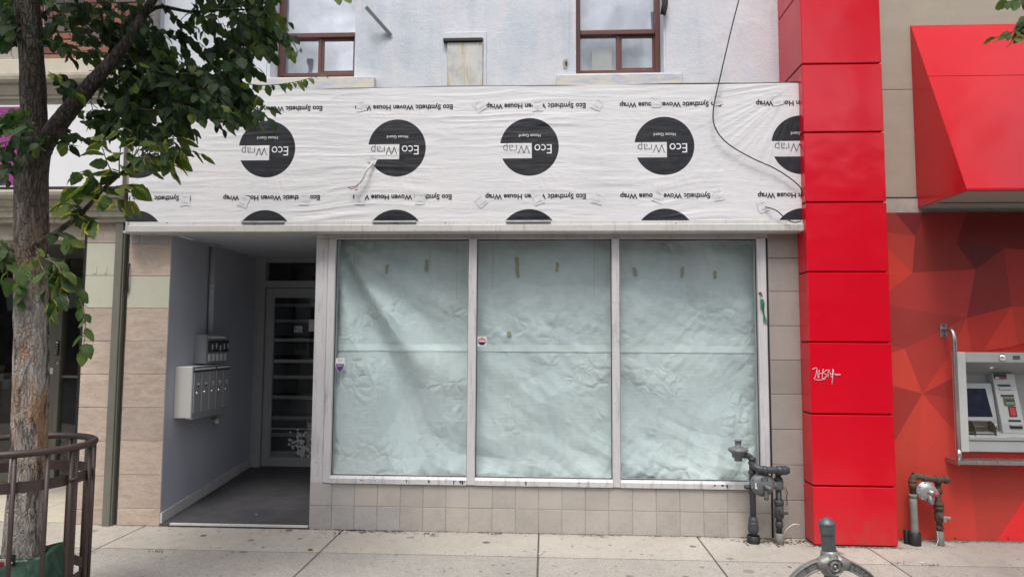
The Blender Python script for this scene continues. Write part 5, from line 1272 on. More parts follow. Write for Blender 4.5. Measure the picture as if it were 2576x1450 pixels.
m.build("cross_pipe", MT['rust'], g2)
m = MB().tube([(x1, y2, .0), (x1, y2, .06), (x1 + .002, y2, .2), (x1 - .002, y2, .32), (x1, y2, G2(255, 1112).z)], [.030, .031, .029, .030, .028], 16); collar(m, (x1, y2, G2(255, 1120).z), (0, 0, 1), .034, .03); m.build("wrapped_riser", MT['wrapgrey'], g2)
m = MB().lathe([(.048, 0), (.05, .1), (.043, .105), (.043, 0)], (x1, y2, 0), (0, 0, 1), 18); m.build("pipe_sleeve", MT['black'], g2)
MB().lathe([(.02, 0), (.022, .11), (.017, .115), (.016, 0)], (x1 - .052, y2 + .03, 0), (0, 0, 1), 12).build("pipe_sleeve", MT['black'], g2)
m = MB().tube([(x2, y2, .12), (x2, y2, zr3 - .02)], .023, 14)
for v, r, h in ((1035, .033, .03), (1090, .032, .05), (1170, .037, .035), (1195, .041, .03), (1225, .033, .04), (1265, .032, .02), (1310, .029, .03)): collar(m, (x2, y2, G2(408, v).z), (0, 0, 1), r, h)
m.build("riser_pipe", MT['rust'], g2)
vz_ = G2(410, 1245).z
MB().lathe([(.03, -.04), (.036, -.03), (.036, .03), (.03, .04)], (x2, y2, vz_), (0, 0, 1), 14).lathe([(.024, 0), (.024, .03), (.012, .04), (0, .04)], (x2, y2 - .03, vz_), (0, -1, 0), 12).build("shutoff_valve", MT['rust'], g2)
MB().box(x2 - .008, x2 + .014, y2 - .082, y2 - .0705, vz_ - .028, vz_ + .02, .004).box(x2 + .014, x2 + .055, y2 - .075, y2 - .0675, vz_ - .004, vz_ + .016, .003).build("valve_handle", MT['alu'], g2)
MB().lathe([(.028, 0), (.03, .004), (.03, .115), (.026, .12)], (x2, y2, 0.0), (0, 0, 1), 14).build("riser_sleeve", MT['wrapgrey'], g2)
dc = G2(342, 1098, y2 - .05)
m = MB().lathe([(.04, -.05), (.07, -.02), (.080, 0), (.080, .014), (.068, .018), (.06, .03), (.03, .04), (0, .042)], (dc.x, y2 - .02, dc.z), (-.1, -1, 0), 26)
for k in range(8):
    t = k * math.pi / 4 + .2; m.lathe([(.008, 0), (.008, .01), (0, .011)], (dc.x + .072 * math.cos(t), y2 - .034, dc.z + .072 * math.sin(t)), (0, -1, 0), 6)
m.tube([(dc.x + .02, y2 - .05, dc.z - .02), (dc.x + .022, y2 - .055, dc.z - .07), (dc.x + .022, y2 - .05, dc.z - .095)], [.026, .022, .027], 10); m.tube([(dc.x + .06, y2 - .02, dc.z), (x2, y2, dc.z)], .022, 10); m.tube([(dc.x + .0, y2 - .03, dc.z - .0), (dc.x + .035, y2 - .09, dc.z - .008)], [.026, .022], 12)
m.build("regulator_body", MT['alu'], g2)
MB().lathe([(.021, 0), (.023, .004), (.023, .026), (.018, .032), (0, .033)], (dc.x + .034, y2 - .088, dc.z - .008), (.45, -1, 0), 14).build("red_cap", MT['pinkcap'], g2)
for q in ([(x2 + .02, y2 - .03, .03), (x2 + .06, y2 - .06, .02), (x2 + .1, y2 - .05, .004)], [(x2 - .03, y2 - .02, .12), (x2 - .04, y2 - .04, .05), (x2 - .08, y2 - .07, .004)]): MB().tube(smoothpath(q), .003, 6).build("tracer_wire", MT['mailside'], g2)
# ================================================================== BIKE POST
yb = -2.8
b0 = P(2078.5, 1312, yb); b1 = P(2086.5, 1402, yb)
dirn = (b1 - b0) / (b0.z - b1.z); dirn.y = 0
base = b0 + dirn * b0.z; base.z = 0
bp_ = thing("bike_post", "grey bicycle locking post with a cast ring and round emblem", "bike post", (base.x, yb, 0))
upv = (b0 - base).normalized(); hpost = (b0 - base).length
rp_ = .5 * (P(2099, 1390, yb).x - P(2064, 1390, yb).x)
n = 28
MB().lathe([(rp_ * 1.9, 0), (rp_ * 1.9, .012), (rp_ * 1.05, .02), (rp_, .03), (rp_, hpost - .04)], base, upv, n).build("post", MT['galv'], bp_)
MB().lathe([(rp_ * 1.0, hpost - .052), (rp_ * 1.12, hpost - .05), (rp_ * 1.12, hpost - .014), (rp_ * 1.18, hpost - .010), (rp_ * 1.18, hpost - .003), (rp_ * 1.1, hpost + .002), (rp_ * .75, hpost + .014), (rp_ * .4, hpost + .021), (0, hpost + .024)], base, upv, 44, False).build("cap", MT['galv'], bp_)
yh = yb - .062; hub = P(2100, 1424.5, yh); Rh = 20.5 * (yh - CAM.y) / FPX
Rm = .222; rcx = base.x + (hub.z) * dirn.x * -1 + 0.0
cxr = base.x - dirn.x * hub.z; ctr = Vector((cxr, yb - .03, hub.z - Rm + .010)); hwid = .023
m = MB(); prof = [(-hwid, .014), (-hwid, -.014), (-hwid + .005, -.016), (-hwid + .008, -.009), (hwid - .008, -.009), (hwid - .005, -.016), (hwid, -.014), (hwid, .014)]
NS = 72; vs = []; fs = []
for i in range(NS):
    t = 2 * math.pi * i / NS
    for r, y in prof: vs.append((ctr.x + (Rm + r) * math.cos(t), ctr.y + y, ctr.z + (Rm + r) * math.sin(t)))
k = len(prof)
for i in range(NS):
    for j in range(k): fs.append((i * k + j, i * k + (j + 1) % k, ((i + 1) % NS) * k + (j + 1) % k, ((i + 1) % NS) * k + j))
m.add(vs, fs, False); ring = m.build("ring", MT['castiron'], bp_)
for s in (1, -1):
    hz = ctr.z + s * (Rm - .010)
    c = Vector((base.x - dirn.x * hz, yb, hz))
    m = MB().lathe([(rp_ * 1.12, -.052), (rp_ * 1.3, -.046), (rp_ * 1.36, 0), (rp_ * 1.3, .046), (rp_ * 1.02, .056)], c, (0, 0, 1), 24)
    for q in (-1, 1):     # shoulders that merge the ring into the clamp
        a0 = math.pi / 2 * s; vs = []
        m.tube([Vector((ctr.x + Rm * math.cos(a0 + q * w), ctr.y + .002, ctr.z + Rm * math.sin(a0 + q * w))) for w in (.05, .14, .24, .34)], [.040, .036, .030, .021], 12)
    m.build("clamp", MT['castiron'], bp_)
    hc = Vector((hub.x if s > 0 else c.x, yh, hub.z if s > 0 else hz))
    e = MB().lathe([(Rh * .9, .045), (Rh, .04), (Rh, -.002), (Rh * .93, -.006), (Rh * .9, -.002), (Rh * .55, -.002), (Rh * .5, -.006), (Rh * .42, -.005), (Rh * .38, .008), (Rh * .24, .008), (Rh * .22, -.004), (Rh * .1, -.008), (0, -.009)], hc, (0, 1, 0), 36).build("emblem", MT['castiron'], bp_)
    def arct(word, rr, a_mid, step, inv):
        for i_, ch in enumerate(word):
            if ch == ' ': continue
            o_ = (i_ - (len(word) - 1) / 2) * step; a = a_mid - o_ if not inv else a_mid + o_
            ro = a - math.pi / 2 if not inv else a + math.pi / 2
            v_, f_ = text_xz(ch, hc.x + rr * math.cos(a), hc.z + rr * math.sin(a), Rh * .17, Rh * .24, hc.y - .0042, .012, rot=ro)
            f2 = MB().add(v_, f_); f2.add([(p[0], p[1] + .003, p[2]) for p in v_], []); f2.build("letter", MT['galv'], e, fix=False)
    arct("CITY CYCLING", Rh * .73, math.pi / 2, .27, False); arct("COMMITTEE", Rh * .73, -math.pi / 2, .28, True)
for word, am, inv in (("LOCK", R(64), False), ("D", R(113), False)):
    a = am
    for i_, ch in enumerate(word):
        a = am - i_ * .105 if word != "D" else R(122)
        v_, f_ = text_xz(ch, ctr.x + Rm * math.cos(a), ctr.z + Rm * math.sin(a), .016, .022, ctr.y - .0105, .015, rot=a - math.pi / 2)
        MB().add(v_, f_).build("letter", MT['galv'], ring, fix=False)

# ================================================================== TREE GUARD
YT = -2.1
gc = P(42, 1118, YT); Rg = .40; zg = gc.z
tg = thing("tree_guard", "dark brown tubular steel guard ring round the street tree", "tree guard", (gc.x, YT, 0))
def ringpt(t, z, r=Rg): return Vector((gc.x + r * math.cos(t), YT + r * math.sin(t), z))
m = MB().tube([ringpt(t, zg) for t in np.linspace(0, 2 * math.pi, 73)], .021, 14, cap=False); m.build("top_rail", MT['guard'], tg)
def band(z, h):
    m = MB(); n = 72; vs = []
    for i in range(n):
        t = 2 * math.pi * i / n
        for r, zz in ((Rg - .019, z - h), (Rg - .011, z - h), (Rg - .011, z + h), (Rg - .019, z + h)): vs.append(ringpt(t, zz, r))
    m.add(vs, [(i * 4 + j, i * 4 + (j + 1) % 4, ((i + 1) % n) * 4 + (j + 1) % 4, ((i + 1) % n) * 4 + j) for i in range(n) for j in range(4)]); m.build("band", MT['guard'], tg)
zmid = P(42, 1197, YT).z; zlow = P(130, 1407, YT + Rg * .85).z
band(zmid, .030); band(zlow, .030)
NBAR = 16
for i in range(NBAR):
    t = R(-97.5) + 2 * math.pi * i / NBAR
    MB().tube([ringpt(t, 0.0), ringpt(t, zg - .005)], .0125, 10).build("bar", MT['guard'], tg)
for s in (-1, 1):       # hinge straps where the two halves meet
    t = R(-8) + s * .045
    MB().tube([ringpt(t, .0, Rg + .004), ringpt(t, zg - .01, Rg + .004)], .013, 8).build("hinge_bar", MT['guard'], tg)
for z_ in (zmid, zlow): MB().tube([ringpt(R(-13), z_, Rg + .012), ringpt(R(-8), z_ + .01, Rg + .03), ringpt(R(-3), z_, Rg + .012)], .008, 8).build("bolt", MT['guard'], tg)

# ================================================================== WATERING BAG
tb = P(62, 1420, YT); tbx = tb.x
wb_ = thing("watering_bag", "green plastic watering bag wrapped round the foot of the tree trunk", "watering bag", (tbx, YT, 0))
zb_t = P(80, 1400, YT - .15).z
nA, nZ = 64, 22; vs = []
for j in range(nZ):
    f = j / (nZ - 1)
    for i in range(nA):
        t = 2 * math.pi * i / nA
        r = .205 - .05 * f ** 1.5 + .02 * math.sin(math.pi * f)
        r += .022 * (float(vn(t * 2.2 + 20, f * 2.0, 5)) - .5) + .03 * float(ridge(np.array(t * 1.6 + f * .9), np.array(f * 1.2), 6)) ** 4
        z = zb_t * f * (1 - .10 * (.5 + .5 * math.cos(t - R(195))) * f) + .012 * math.sin(3 * t) * f
        if i == nA - 1: pass
        vs.append((tbx + r * math.cos(t), YT + r * math.sin(t), max(.0, z)))
for i in range(nA):
    t = 2 * math.pi * i / nA; v_ = vs[(nZ - 1) * nA + i]; vs.append((tbx + .115 * math.cos(t), YT + .115 * math.sin(t), v_[2] - .03))
MB().add(vs, [(j * nA + i, j * nA + (i + 1) % nA, (j + 1) * nA + (i + 1) % nA, (j + 1) * nA + i) for j in range(nZ) for i in range(nA)], True).build("bag", MT['bag'], wb_)
yt = YT - .185
def tagquad(nm, mt, u0, v0, u1, v1, skew, off):
    q = [P(u0 + skew, v0, yt - off), P(u1 + skew, v0 + 1, yt - off), P(u1, v1, yt - off + .03), P(u0, v1, yt - off + .03)]
    b = [p + Vector((0, .004, 0)) for p in q]
    MB().add(q + b, [(0, 1, 2, 3), (7, 6, 5, 4), (0, 4, 5, 1), (1, 5, 6, 2), (2, 6, 7, 3), (3, 7, 4, 0)]).build(nm, MT[mt], wb_)
tagquad("bag_tag", 'blackprint', 17, 1393, 36, 1423, 3, 0.0)
cT = P(25, 1407, yt - .004); v_, f_ = text_xz("egator", cT.x, cT.z, .055, .020, yt - .006, .012, rot=R(88)); MB().add(v_, f_).build("tag_print", MT['white'], wb_, fix=False)
tagquad("care_card", 'white', -6, 1405, 13, 1428, 3, .012); tagquad("care_card_print", 'redprint', -4, 1412, 8, 1426, 2, .0145)

# ================================================================== STREET TREE
tree = thing("street_tree", "street tree with peeling bark and dark leafy branches inside the guard", "tree", (tbx, YT, 0))
def TPT(u, v, y=YT): return P(u, v, y)
raw = [(57, 1413, 45), (66, 1266, 41), (74, 1139, 39), (78, 975, 39), (79, 800, 38), (78, 700, 37), (79, 600, 38), (80, 450, 37), (86, 385, 36), (85, 284, 30), (79, 142, 28), (66, 0, 30), (52, -150, 27), (48, -400, 20), (60, -700, 12)]
kpx = (YT - CAM.y) / FPX
cen = [TPT(u, v) for u, v, r in raw]; rr = [r * kpx for u, v, r in raw]
cen = [Vector((cen[0].x - .03, YT, 0)), Vector((cen[0].x - .012, YT, .2))] + cen; rr = [rr[0] * 1.35, rr[0] * 1.12] + rr
sp = smoothpath(cen, 14); rad_s = np.interp(np.linspace(0, len(rr) - 1, len(sp)), range(len(rr)), rr)
NA = 56; vs = []
for i, p in enumerate(sp):
    t = np.arange(NA) * 2 * np.pi / NA
    s_ = p.z
    cx_, sy_ = np.cos(t) * 2.4, np.sin(t) * 2.4
    ridg = ridge(cx_ * 2.6 + 9 + .3 * np.sin(s_ * 9), sy_ * 2.6 + s_ * 1.1, 101) * .5 + .5 * ridge(cx_ * 4.5, sy_ * 4.5 + s_ * 2.2, 102)
    plates = vn(t * 5, np.full(NA, s_ * 9.0), 103) * np.clip(np.minimum(t, 2 * np.pi - t) * 2, 0, 1)
    r = rad_s[i] * (1 + .13 * (ridg - .55) + .07 * (plates - .5) + .05 * (fbm(cx_ + 3, sy_ + s_ * 2, 104) - .5))
    vs += [(p.x + r[k] * math.cos(t[k]), p.y + r[k] * math.sin(t[k]), p.z) for k in range(NA)]
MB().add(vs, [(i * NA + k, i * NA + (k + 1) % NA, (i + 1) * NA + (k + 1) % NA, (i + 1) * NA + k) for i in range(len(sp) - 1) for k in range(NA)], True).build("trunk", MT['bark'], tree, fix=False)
def limb(pts, nm="limb", n=12, k=6):
    c = [P(u, v, y) for u, v, r, y in pts]; r_ = [r * ((y - CAM.y) / FPX) for u, v, r, y in pts]
    s = smoothpath(c, k); q = np.interp(np.linspace(0, len(r_) - 1, len(s)), range(len(r_)), r_)
    m = MB(); vs = []
    q = [a * (1 + .10 * (random.random() - .5)) for a in q]
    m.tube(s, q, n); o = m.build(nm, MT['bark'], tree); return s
L1 = limb([(88, 430, 22, YT), (100, 392, 24, YT), (117, 355, 23, YT), (160, 295, 22, YT - .14), (231, 210, 19, YT - .24), (284, 149, 15, YT - .24), (320, 103, 13, YT - .2), (355, 46, 12, YT - .14), (384, 0, 11, YT - .05), (430, -90, 9, YT + .2), (490, -220, 6, YT + .25), (540, -330, 3, YT + .3)], n=16, k=8)
L2 = limb([(78, 632, 10, YT - .02), (90, 615, 9, YT - .1), (135, 589, 8, YT - .18), (185, 553, 6.5, YT - .22), (220, 521, 5.5, YT - .24), (256, 479, 5, YT - .26), (300, 440, 4, YT - .28), (330, 410, 3.2, YT - .3)])
limb([(70, 650, 9, YT), (39, 632, 8, YT - .06), (0, 607, 8, YT - .12), (-60, 560, 6, YT - .2)]); limb([(66, 662, 6, YT), (30, 650, 5, YT - .05), (0, 640, 4, YT - .1), (-50, 640, 3, YT - .12)])
limb([(355, 46, 7, YT + .12), (400, 18, 5, YT + .1), (480, 30, 4, YT + .05), (560, 26, 3, YT + .02), (640, 24, 2, YT)], "limb")
limb([(300, 133, 7, YT + .08), (330, 150, 5, YT + .02), (372, 175, 4, YT - .05), (430, 185, 3, YT - .1), (520, 190, 2.5, YT - .12), (590, 208, 2, YT - .12)])
limb([(384, 0, 6, YT + .14), (450, -40, 5, YT + .2), (560, -60, 4, YT + .2), (650, -30, 3, YT + .15), (690, 40, 2, YT + .1)])
limb([(66, 0, 10, YT), (30, -60, 8, YT - .1), (-30, -130, 6, YT - .2)]); limb([(60, 40, 10, YT), (130, -60, 8, YT + .1), (200, -160, 6, YT + .2), (300, -300, 4, YT + .3)])
limb([(231, 210, 6, YT + .05), (270, 240, 4, YT - .04), (330, 270, 3, YT - .1), (420, 280, 2, YT - .15)]); limb([(100, 380, 5, YT - .05), (60, 350, 4, YT - .15), (20, 330, 3, YT - .2), (-20, 350, 2, YT - .25)])

def leaf_shape(seed, yellow=False):
    """ovate serrated leaf, 1 long along x, folded on the midrib; verts, faces, uv"""
    rg = np.random.default_rng(seed)
    st_ = [0, .06, .16, .28, .42, .56, .70, .82, .92, 1.0]; wd = [.0, .14, .26, .32, .33, .30, .24, .165, .08, 0]
    fold = .10 + .10 * rg.random(); curl = -.10 - .16 * rg.random(); vs = []; uv = []
    for i, (s, w) in enumerate(zip(st_, wd)):
        zc = curl * s * s + .05 * math.sin(s * 5 + seed); jag = 1 + (.10 if i % 2 else -.06) * (1 if 0 < i < 9 else 0)
        for q in (-1, 0, 1):
            vs.append((s - .02 * abs(q) * (1 if i % 2 else -1), q * w * jag, zc + abs(q) * w * (fold + .15 * math.sin(s * 9 + q + seed) * .4)))
            uv.append((s, .5 + .5 * q * (w / .33 * .999)))
    fs = []
    for i in range(len(st_) - 1):
        for q in (0, 1): fs.append((i * 3 + q, (i + 1) * 3 + q, (i + 1) * 3 + q + 1, i * 3 + q + 1))
    return np.array(vs), fs, uv
LSH = [leaf_shape(k) for k in range(6)]
def leaf_mesh(k, mat):
    v, f, uv = LSH[k]; me = bpy.data.meshes.new("leaf"); me.from_pydata(v.tolist(), [], f); me.update()
    ul = me.uv_layers.new(name="UVMap")
    for lp in me.loops: ul.data[lp.index].uv = uv[lp.vertex_index]
    me.polygons.foreach_set("use_smooth", [True] * len(me.polygons)); me.materials.append(mat); return me
LME = [leaf_mesh(k, MT['leafo']) for k in range(6)]
hero, mass, twigs = [], [], []
def leaf_matrix(pos, dirv, size, roll):
    x = Vector(dirv).normalized(); upr = Vector((random.gauss(0, .35), -.45 + random.gauss(0, .35), 1)).normalized()
    y = upr.cross(x); y = y.normalized() if y.length > 1e-4 else x.orthogonal().normalized(); z = x.cross(y)
    q = Matrix.Rotation(roll, 3, x); y = q @ y; z = q @ z
    return Matrix(((x.x * size, y.x * size, z.x * size, pos.x), (x.y * size, y.y * size, z.y * size, pos.y), (x.z * size, y.z * size, z.z * size, pos.z), (0, 0, 0, 1)))
def twig(path, n, size, out, yel=0.0, r0=.0035, droop=.6, keep=True):
    s = smoothpath(path, 5) if len(path) > 2 else [Vector(path[0]).lerp(Vector(path[1]), t / 5) for t in range(6)]
    if keep: twigs.append((s, r0))
    L = len(s) - 1
    for i in range(n):
        f = (i + .6) / n * L; a = int(min(f, L - 1)); p = s[a].lerp(s[a + 1], f - a); d = (s[a + 1] - s[a]).normalized()
        side = d.cross(Vector((0, -.5, 1))); side = side.normalized() if side.length > 1e-3 else Vector((1, 0, 0))
        sg_ = 1 if i % 2 else -1
        dv = d * random.uniform(.25, .8) + side * sg_ * random.uniform(.5, 1.0) + Vector((random.gauss(0, .2), random.gauss(0, .25), -droop * random.uniform(.3, 1.3)))
        if i == n - 1: dv = d + Vector((0, 0, -.3))
        sz = size * random.uniform(.55, 1.18)
        out.append((leaf_matrix(p, dv, sz, random.gauss(0, .45)), min(1, max(0, random.gauss(.42, .28))), yel if random.random() < .75 else yel * .4))
def T(*pts, y=YT - .25): return [P(u, v, y + dy) for u, v, dy in pts]
# named low twigs
twig(T((73, 653, 0), (58, 675, -.03), (51, 706, -.04), (53, 763, -.04)), 9, .105, hero, .35, .006)
twig(T((110, 650, 0), (135, 660, -.03), (153, 688, -.06), (153, 727, -.07), (142, 770, -.07), (128, 802, -.06)), 13, .112, hero, .6, .007)
twig(T((128, 655, .0), (165, 690, 0), (190, 730, 0), (205, 765, 0), (214, 800, 0), (213, 845, 0), (208, 885, 0)), 14, .10, hero, .3, .005)
twig(T((120, 640, 0), (140, 690, -.02), (150, 740, -.02), (138, 780, 0)), 9, .11, hero, .3, .005)
twig(T((90, 618, -.02), (100, 660, -.06), (118, 700, -.08), (112, 735, -.08)), 7, .105, hero, .2, .004)
twig(T((0, 640, .05), (15, 665, .05), (20, 700, .05)), 5, .10, hero, .2, .004); twig(T((-10, 600, .05), (10, 630, .05), (12, 655, .05)), 5, .10, hero, .1, .004)
twig(T((120, 595, 0), (140, 585, -.02), (170, 600, -.03), (175, 612, -.03)), 6, .10, hero, .1, .004)
# yellow-edged cluster
for pth in ([(300, 440), (330, 405), (350, 365), (330, 330)], [(320, 420), (370, 380), (420, 352), (462, 350)], [(330, 410), (390, 395), (450, 375), (511, 390)], [(300, 440), (350, 430), (400, 415), (440, 440)],
            [(260, 478), (240, 450), (215, 430), (190, 440)], [(290, 448), (270, 410), (260, 380), (250, 350)], [(256, 479), (290, 470), (320, 465), (340, 470)], [(230, 512), (260, 500), (300, 500), (315, 515)], [(300, 440), (300, 400), (305, 350), (300, 320)],
            [(190, 550), (210, 545), (230, 550), (225, 570)], [(200, 540), (180, 520), (165, 505), (150, 520)], [(240, 498), (225, 470), (200, 470), (178, 480)], [(420, 352), (440, 360), (445, 385), (440, 400)], [(370, 385), (400, 400), (430, 400), (440, 425)]):
    twig(T(*[(u, v, random.uniform(-.04, .04)) for u, v in pth], y=YT - .28), 8, .115, hero, .75, .004)
# tip twig reaching over the fascia and twig ends
twig(T((600, 208, 0), (660, 215, 0), (720, 210, 0), (760, 202, 0), (798, 190, 0), y=YT - .15), 16, .066, hero, .15, .003, 1.0)
twig(T((560, 210, 0), (610, 250, 0), (640, 280, 0), (655, 320, 0), y=YT - .15), 10, .08, hero, .1, .003)
twig(T((400, 250, 0), (440, 290, 0), (470, 320, 0), (490, 340, 0), y=YT - .12), 9, .085, hero, .1, .003)
twig(T((690, 30, 0), (715, 70, 0), (728, 100, 0), (735, 130, 0), y=YT - .05), 9, .085, hero, .1, .003)
twig(T((780, -60, 0), (820, -30, 0), (860, -8, 0), (900, -15, 0), y=YT - .05), 10, .075, hero, .4, .003)
# crown mass: clusters in view and above it
CL = [(620, 45, 80, 55, 27, .1), (668, 85, 36, 40, 14, .1), (560, 118, 40, 50, 16, .05), (520, 30, 40, 30, 7, .1), (600, 160, 35, 40, 10, 0), (430, 60, 50, 40, 6, .1),
      (360, 130, 70, 60, 34, .15), (420, 200, 90, 60, 40, .05), (520, 220, 80, 50, 34, .02), (350, 230, 60, 60, 26, .15), (470, 270, 80, 35, 22, -.05), (572, 245, 48, 44, 20, -.05), (640, 262, 18, 36, 4, -.12), (300, 290, 55, 40, 22, .12), (230, 100, 80, 50, 14, .25), (180, 40, 70, 42, 14, .1), (300, 40, 70, 40, 20, .1), (285, 195, 35, 35, 7, .2),
      (165, 205, 24, 20, 4, -.12), (250, 285, 40, 26, 9, .15), (160, 340, 30, 20, 5, -.08), (20, 60, 28, 50, 9, -.05), (14, 20, 36, 26, 8, 0), (40, 320, 30, 36, 6, -.2), (14, 395, 20, 26, 3, -.2), (85, 350, 26, 20, 6, -.25), (22, 285, 22, 18, 3, -.2), (420, 320, 50, 20, 7, -.1), (150, 110, 26, 30, 3, .05),
      (500, -120, 160, 90, 36, .15), (250, -150, 180, 110, 40, .1), (40, -200, 140, 120, 30, 0), (620, -50, 90, 60, 22, .1), (380, -320, 220, 120, 60, .1), (100, -450, 240, 160, 60, 0), (350, -200, 250, 120, 60, -.4), (150, -250, 220, 140, 60, -.6), (500, -150, 160, 80, 40, -.3), (60, -120, 120, 90, 30, -.5)]
for (u, v, ru, rv, nt, dy) in CL:
    for _ in range(nt):
        a = random.uniform(0, 2 * math.pi); q = math.sqrt(random.random())
        uu, vv_ = u + ru * q * math.cos(a), v + rv * q * math.sin(a); y = YT + dy + random.gauss(0, .20)
        p0 = P(uu, vv_, y); ang = random.gauss(0, 1.0); Lg = random.uniform(.10, .24)
        dv = Vector((math.cos(ang) * (1 if uu > 120 else -.6), random.gauss(0, .5), math.sin(ang) * .5 - .25)).normalized()
        p0 = p0 - dv * Lg * .5; p1 = p0 + dv * Lg * .6 + Vector((0, 0, -.01)); p2 = p0 + dv * Lg + Vector((0, 0, -.04))
        twig([p0, p1, p2], random.randint(5, 8), .082, mass, 0, .0025, .7)
m = MB()
for s, r0 in twigs: m.tube(s, [r0 * (1 - .6 * i / (len(s) - 1)) for i in range(len(s))], 5, cap=False)
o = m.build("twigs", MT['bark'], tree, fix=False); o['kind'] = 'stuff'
NH = min(295, len(hero))
mass += hero[NH:]
def ynear(e): return e[0].translation.y
extra = 295 - NH
if extra > 0:
    mass.sort(key=lambda e: e[0].translation.y); hero = hero[:NH] + mass[:extra]; mass = mass[extra:]
def place_leaf(e, par):
    M_, ti, ye = e; o = bpy.data.objects.new("leaf", random.choice(LME)); col.objects.link(o); setp(o, par); o.matrix_basis = M_; o['yel'] = float(ye)
for e in hero[:295]: place_leaf(e, tree)
VA = []; FA = []; UA = []; TA = []
off = 0
for M_, ti, ye in mass:
    v, f, uv = LSH[random.randrange(6)]; A = np.array(M_); w = v @ A[:3, :3].T + A[:3, 3]
    VA.append(w); FA += [tuple(i + off for i in q) for q in f]; UA += uv; TA += [ti] * len(v); off += len(v)
me = bpy.data.meshes.new("foliage"); me.from_pydata(np.concatenate(VA).tolist(), [], FA); me.update(); me.materials.append(MT['leaf'])
ul = me.uv_layers.new(name="UVMap"); vi = np.empty(len(me.loops), np.int32); me.loops.foreach_get("vertex_index", vi); ul.data.foreach_set("uv", np.array(UA, np.float32)[vi].ravel())
at_ = me.attributes.new("tint", 'FLOAT', 'POINT'); at_.data.foreach_set("value", np.array(TA, np.float32))
me.polygons.foreach_set("use_smooth", [True] * len(me.polygons))
o = link("crown", me, tree); o['kind'] = 'stuff'
print("leaves", len(hero), len(mass))

# ---- second street tree, standing outside the frame on the right, one branch reaching in
y2t = -2.0; X2 = P(2575, 700, y2t).x + .75
t2 = thing("street_tree", "second street tree whose green branch tip hangs over the red awning", "tree", (X2, y2t, 0))
tk = smoothpath([(X2, y2t, 0), (X2 + .02, y2t, 1.2), (X2 - .02, y2t, 2.6), (X2 + .05, y2t, 4.2), (X2, y2t, 5.6)], 6)
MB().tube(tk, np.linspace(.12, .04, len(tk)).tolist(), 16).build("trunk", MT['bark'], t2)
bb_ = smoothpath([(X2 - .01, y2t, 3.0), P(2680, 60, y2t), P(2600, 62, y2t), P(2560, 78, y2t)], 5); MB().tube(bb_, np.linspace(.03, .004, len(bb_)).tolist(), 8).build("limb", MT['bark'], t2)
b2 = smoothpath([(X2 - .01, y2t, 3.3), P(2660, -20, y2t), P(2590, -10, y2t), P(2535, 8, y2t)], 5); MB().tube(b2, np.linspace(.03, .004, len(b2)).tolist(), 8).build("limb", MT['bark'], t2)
h2 = []; twigs = []
twig([P(2640, 66, y2t), P(2590, 66, y2t), P(2540, 84, y2t), P(2495, 98, y2t)], 15, .085, h2, .1, .004); twig([P(2600, 60, y2t), P(2580, 85, y2t - .02), P(2550, 100, y2t - .02)], 8, .085, h2, .1, .003)
twig([P(2590, -10, y2t), P(2560, 0, y2t), P(2530, 6, y2t)], 8, .08, h2, .1, .003)
twig([P(2600, 20, y2t), P(2585, 40, y2t), P(2568, 58, y2t)], 7, .08, h2, .1, .003)
for e in h2: place_leaf(e, t2)
for s, r0 in twigs: MB().tube(s, [r0 * (1 - .6 * i / (len(s) - 1)) for i in range(len(s))], 5).build("twig", MT['bark'], t2)
c2 = []
for _ in range(170):
    p0 = Vector((X2 + random.gauss(.6, .5), y2t + random.gauss(0, .6), 5.5 + random.gauss(0, .45))); dv = Vector((random.gauss(0, 1), random.gauss(0, 1), -.3)).normalized(); twig([p0, p0 + dv * .12, p0 + dv * .22], 8, .085, c2, 0, .003)
VA = []; FA = []; UA = []; TA = []; off = 0
for M_, ti, ye in c2:
    v, f, uv = LSH[random.randrange(6)]; A = np.array(M_); VA.append(v @ A[:3, :3].T + A[:3, 3]); FA += [tuple(i + off for i in q) for q in f]; UA += uv; TA += [ti] * len(v); off += len(v)
me = bpy.data.meshes.new("crown"); me.from_pydata(np.concatenate(VA).tolist(), [], FA); me.update(); me.materials.append(MT['leaf'])
at_ = me.attributes.new("tint", 'FLOAT', 'POINT'); at_.data.foreach_set("value", np.array(TA, np.float32))
ul = me.uv_layers.new(name="UVMap"); vi = np.empty(len(me.loops), np.int32); me.loops.foreach_get("vertex_index", vi); ul.data.foreach_set("uv", np.array(UA, np.float32)[vi].ravel())
o = link("crown", me, t2); o['kind'] = 'stuff'

# ================================================================== SMALL THINGS ON THE GROUND
def crumbs(name, centers, n, spread, mat, label, cat, size=(.004, .014), up_=.25):
    m = MB()
    for k in range(n):
        c = random.choice(centers); x_ = c[0] + random.gauss(0, spread[0]); y_ = min(c[1] + abs(random.gauss(0, spread[1])) * -1, c[1]); r = random.uniform(*size); a = random.uniform(0, 6.28)
        z = .0015 + random.random() * .004
        q = [(x_ + r * random.uniform(.6, 1.2) * math.cos(a + j * 1.57), y_ + r * random.uniform(.6, 1.2) * math.sin(a + j * 1.57), z + r * up_ * random.random()) for j in range(4)]
        m.add(q + [(x_, y_, z + r * .5 * up_ * 2)], [(0, 1, 4), (1, 2, 4), (2, 3, 4), (3, 0, 4)])
    o = m.build(name, mat, fix=False); o['kind'] = 'stuff'; o['label'] = label; return o
gx1, gx2 = P(1893, 1330, -.15).x, P(1958, 1330, -.15).x
crumbs("leaf_litter", [(gx1, -.10), (gx2, -.10), (xpr - .02, -.05), (gx1 + .1, -.02)], 420, (.07, .05), MT['crumb'], "brown leaf crumbs swept round the grey gas pipes", "litter")
crumbs("grit", [(x_, -.008) for x_ in np.linspace(xl, xpr, 40)], 700, (.08, .02), MT['joint'], "dark grit along the foot of the shop wall", "grit", (.003, .009))
